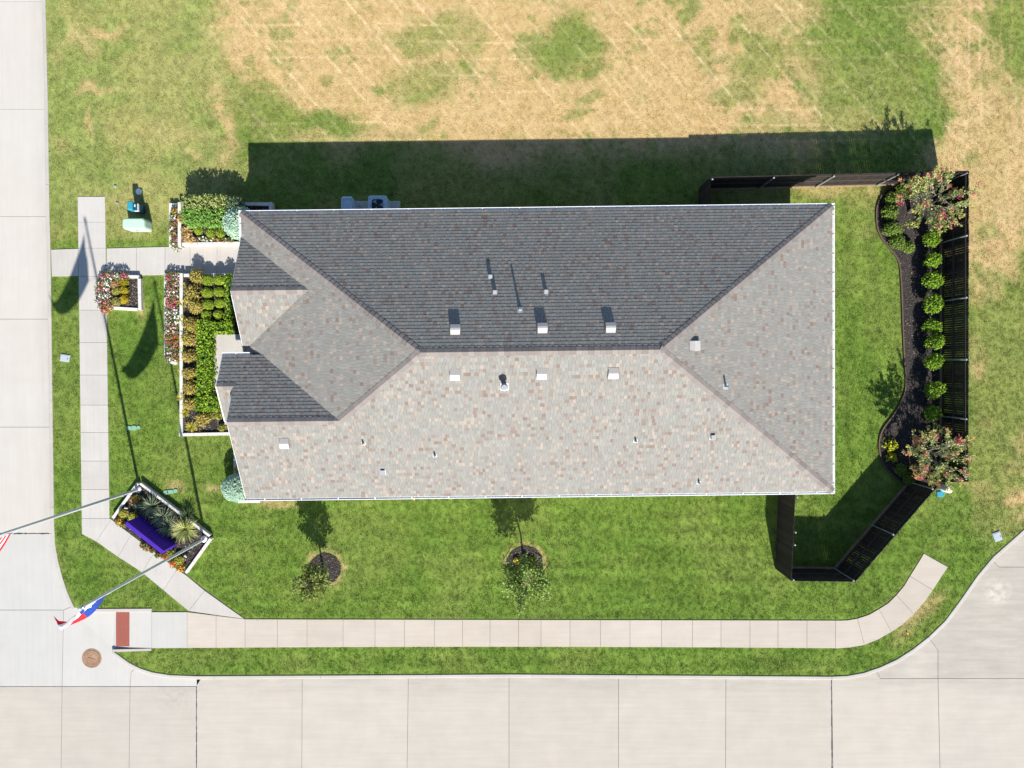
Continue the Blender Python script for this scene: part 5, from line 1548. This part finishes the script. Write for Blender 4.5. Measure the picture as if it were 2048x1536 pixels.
disc('valve_cover', 'small grey valve cover in the grass, south one', 'cover', 233.5, 406, .05, .02, 'galv', 'grey valve covers near the pedestal')
disc('vent_post', 'white round topped utility post outside the south fence corner', 'post', 1899, 979.5, .145, .42, 'white')
def lid(label, px, py, w, d, ang, m, group=None, name='meter_box'):
    x, y_ = at(px, py, 0); o = thing(name, label, 'cover', (x, y_, -.03), ang, group)
    m_ = MB(); m_.bevel_prism([(-w, -d), (w, -d), (w, d), (-w, d)], -.05, .045, .01); part('frame', m_, M[m], o)
    m_ = MB(); m_.bevel_prism([(-w * .86, -d * .82), (w * .86, -d * .82), (w * .86, d * .82), (-w * .86, d * .82)], .04, .055, .008); part('lid', m_, M[m], o)
    m_ = MB(); m_.box(w * .55, w * .7, -d * .25, d * .1, .055, .058); part('finger_hole', m_, M['acdark'], o)
    return o
lid('pale grey meter box lid in the verge beside the street', 130, 716, .20, .155, -.15, 'lid')
lid('pale blue meter box lid by the cul-de-sac kerb', 1995, 1073, .17, .20, .35, 'lid')
lid('blue box lid below the southern crape myrtle', 1881, 988, .16, .12, .1, 'teal', None, 'irrigation_box')
def oval(label, px, py, parts_, ang=0.0):
    x, y_ = at(px, py, 0); o = thing('irrigation_box', label, 'cover', (x, y_, -.03), ang)
    for (dx, dy, w, d) in parts_:
        m_ = MB(); m_.prism([(dx + a, dy + b) for a, b in rounded(w, d, min(w, d) * .9, 5)], -.04, .042); part('lid', m_, M['lidgreen'], o)
oval('green irrigation lids crossed by a flagpole shadow on the front lawn', 265, 856, [(-.16, 0, .11, .085), (.06, 0, .12, .1), (.26, .02, .08, .075)])
oval('row of faded green irrigation lids in worn grass behind the diamond planter', 342, 985, [(-.22, .02, .10, .09), (-.03, .03, .13, .085), (.20, .05, .09, .08)], .08)
# manhole
x, y_ = at(183.5, 1316.5, ROAD_Z)
t = thing('manhole_cover', 'rusty round manhole cover in the pale corner pavement', 'manhole', (x, y_, ROAD_Z), .5)
m_ = MB(); m_.lathe([(.43, -.02), (.43, .004), (.40, .010), (.375, .010), (.37, .004)], 36, close=False); m_.lathe([(.37, .003), (.01, .003)], 36); part('rim', m_, M['rustiron'], t)
m_ = MB(); m_.lathe([(.355, .001), (.355, .014), (.265, .014), (.262, .009), (.245, .009), (.243, .016), (.22, .016), (.217, .011), (.001, .011)], 36); part('lid', m_, M['rustiron'], t)
m_ = MB()
for k in range(26):
    a = 2 * math.pi * k / 26
    c, s = math.cos(a), math.sin(a); m_.prism([(c * .29 - s * .02, s * .29 + c * .02), (c * .335 - s * .02, s * .335 + c * .02), (c * .335 + s * .012, s * .335 - c * .012), (c * .29 + s * .012, s * .29 - c * .012)], .012, .019)
m_.tube([(.10, .12, .013), (.02, .13, .013), (-.05, .09, .013), (-.02, .02, .013), (.04, -.03, .013), (.03, -.10, .013), (-.06, -.13, .013), (-.12, -.11, .013)], .011, 5)
m_.tube([(-.12, .12, .013), (.13, -.13, .013)], .009, 5)
part('raised_lettering', m_, M['rustiron'], t)
for (a, b) in ((-.20, .28), (.22, -.27)):
    m_ = MB(); m_.lathe([(.02, .012), (.02, .0145)], 8, (a, b, .0)); part('pick_hole', m_, M['acdark'], t)

# air conditioner and cabinet beside the north wall
x, y_ = at(755, 409, .85)
t = thing('air_conditioner', 'round fan air conditioner unit on a pad against the north wall', 'air conditioner', (x, y_ - .02, 0))
m_ = MB(); pl = rounded(.39, .39, .10); m_.prism(pl, .05, .82); part('casing', m_, M['acgrey'], t)
m_ = MB(); n = len(pl); ins = [(.29 * math.cos(math.atan2(b, a)), .29 * math.sin(math.atan2(b, a))) for a, b in pl]
m_.add([(a, b, .83) for a, b in pl] + [(a * .93, b * .93, .87) for a, b in pl] + [(a, b, .87) for a, b in ins] + [(a, b, .74) for a, b in ins],
       [(s * n + i, s * n + (i + 1) % n, (s + 1) * n + (i + 1) % n, (s + 1) * n + i) for s in range(3) for i in range(n)]); part('top_panel', m_, M['acgrey'], t)
m_ = MB(); m_.lathe([(.288, .822), (.001, .822)], 24); part('fan_well', m_, M['acdark'], t)
for k in range(3):
    a0 = 2.2 + k * 2 * math.pi / 3; m_ = MB(); vs = []
    for i in range(6):
        rr = .05 + .21 * i / 5; w_ = .10 + .34 * i / 5
        for s in (-1, 1): vs.append((rr * math.cos(a0 + s * w_), rr * math.sin(a0 + s * w_), .834 + s * .008))
    m_.add(vs, [(2 * i, 2 * i + 1, 2 * i + 3, 2 * i + 2) for i in range(5)]); part('fan_blade', m_, M['acgrey'], t)
m_ = MB()
for rr in (.07, .13, .19, .25):
    m_.tube([(rr * math.cos(2 * math.pi * k / 24), rr * math.sin(2 * math.pi * k / 24), .872) for k in range(25)], .004, 4)
for k in range(12):
    a = 2 * math.pi * k / 12; m_.tube([(.05 * math.cos(a), .05 * math.sin(a), .872), (.29 * math.cos(a), .29 * math.sin(a), .872)], .004, 4)
part('grille', m_, M['acdark'], t)
p0 = at(706, 402, .1); p1 = at(800, 402, .1)
m_ = MB(); m_.bevel_prism([(p0[0] - x, -.55), (p1[0] - x, -.55), (p1[0] - x, p1[1] - y_ + .02), (p0[0] - x, p0[1] - y_ + .02)], -.05, .09, .01); part('pad', m_, M['pad'], t)
x, y_ = at(694.5, 408, 1.0)
t = thing('electrical_cabinet', 'tall grey electrical cabinet against the north wall beside the air conditioner', 'utility box', (x, y_, 0))
m_ = MB(); m_.add([(-.22, -.5, 0), (.22, -.5, 0), (.22, .24, 0), (-.22, .24, 0), (-.24, -.5, 1.05), (.24, -.5, 1.05), (.24, .22, 1.05), (-.24, .22, 1.05), (-.20, -.5, 1.10), (.20, -.5, 1.10), (.19, .30, 1.02), (-.19, .30, 1.02)],
                  [(0, 1, 5, 4), (1, 2, 6, 5), (2, 3, 7, 6), (3, 0, 4, 7), (4, 5, 9, 8), (5, 6, 10, 9), (6, 7, 11, 10), (7, 4, 8, 11), (8, 9, 10, 11)]); part('casing', m_, M['acgrey'], t)
for k in (-.09, .09):
    m_ = MB(); m_.box(k - .008, k + .008, -.45, .2, 1.085, 1.105); part('seam', m_, M['acgrey'], t)
m_ = MB(); m_.tube([(.24, .22, .95), (.42, .0, .16), (.46, -.04, .10)], .018, 6); part('conduit', m_, M['acgrey'], t)

# straps holding the wider tree
for (a, b, lab) in [((1030, 1134), (1008, 1119), 'thin white guy strap on the left of the wider lawn tree'), ((1062, 1131), (1079, 1112), 'thin white guy strap on the right of the wider lawn tree')]:
    p = at3(*b, 0); q = at3(*a, .55); m_ = MB()
    o = thing('guy_strap', lab, 'strap', (p.x, p.y, 0), 0, 'guy straps of the wider lawn tree')
    m_.tube([(0, 0, .0), ((q.x - p.x), (q.y - p.y), .55)], .011, 5); part('strap', m_, M['rope'], o)
    m_ = MB(); m_.tube([(0, 0, -.1), (0, 0, .12)], .016, 6); part('stake', m_, M['bark'], o)
# stray leaves
for px, py, col, lab, s in [(828, 998, (.80, .52, .10), 'yellow curled leaf lying by the south gutter', .085), (634, 1198, (.60, .32, .14), 'tan fallen leaf under the smaller lawn tree', .05), (1815, 1268, (.75, .38, .05), 'orange leaf in the parched verge', .07)]:
    x, y_ = at(px, py, .03); o = thing('fallen_leaf', lab, 'leaf', (x, y_, .03), px)
    m_ = MB(); m_.add([(-s, 0, 0), (0, -s * .7, .03), (s, 0, .01), (0, s * .7, .03), (0, 0, .004)], [(0, 1, 4), (1, 2, 4), (2, 3, 4), (3, 0, 4)], col); part('blade', m_, M['petal'], o)
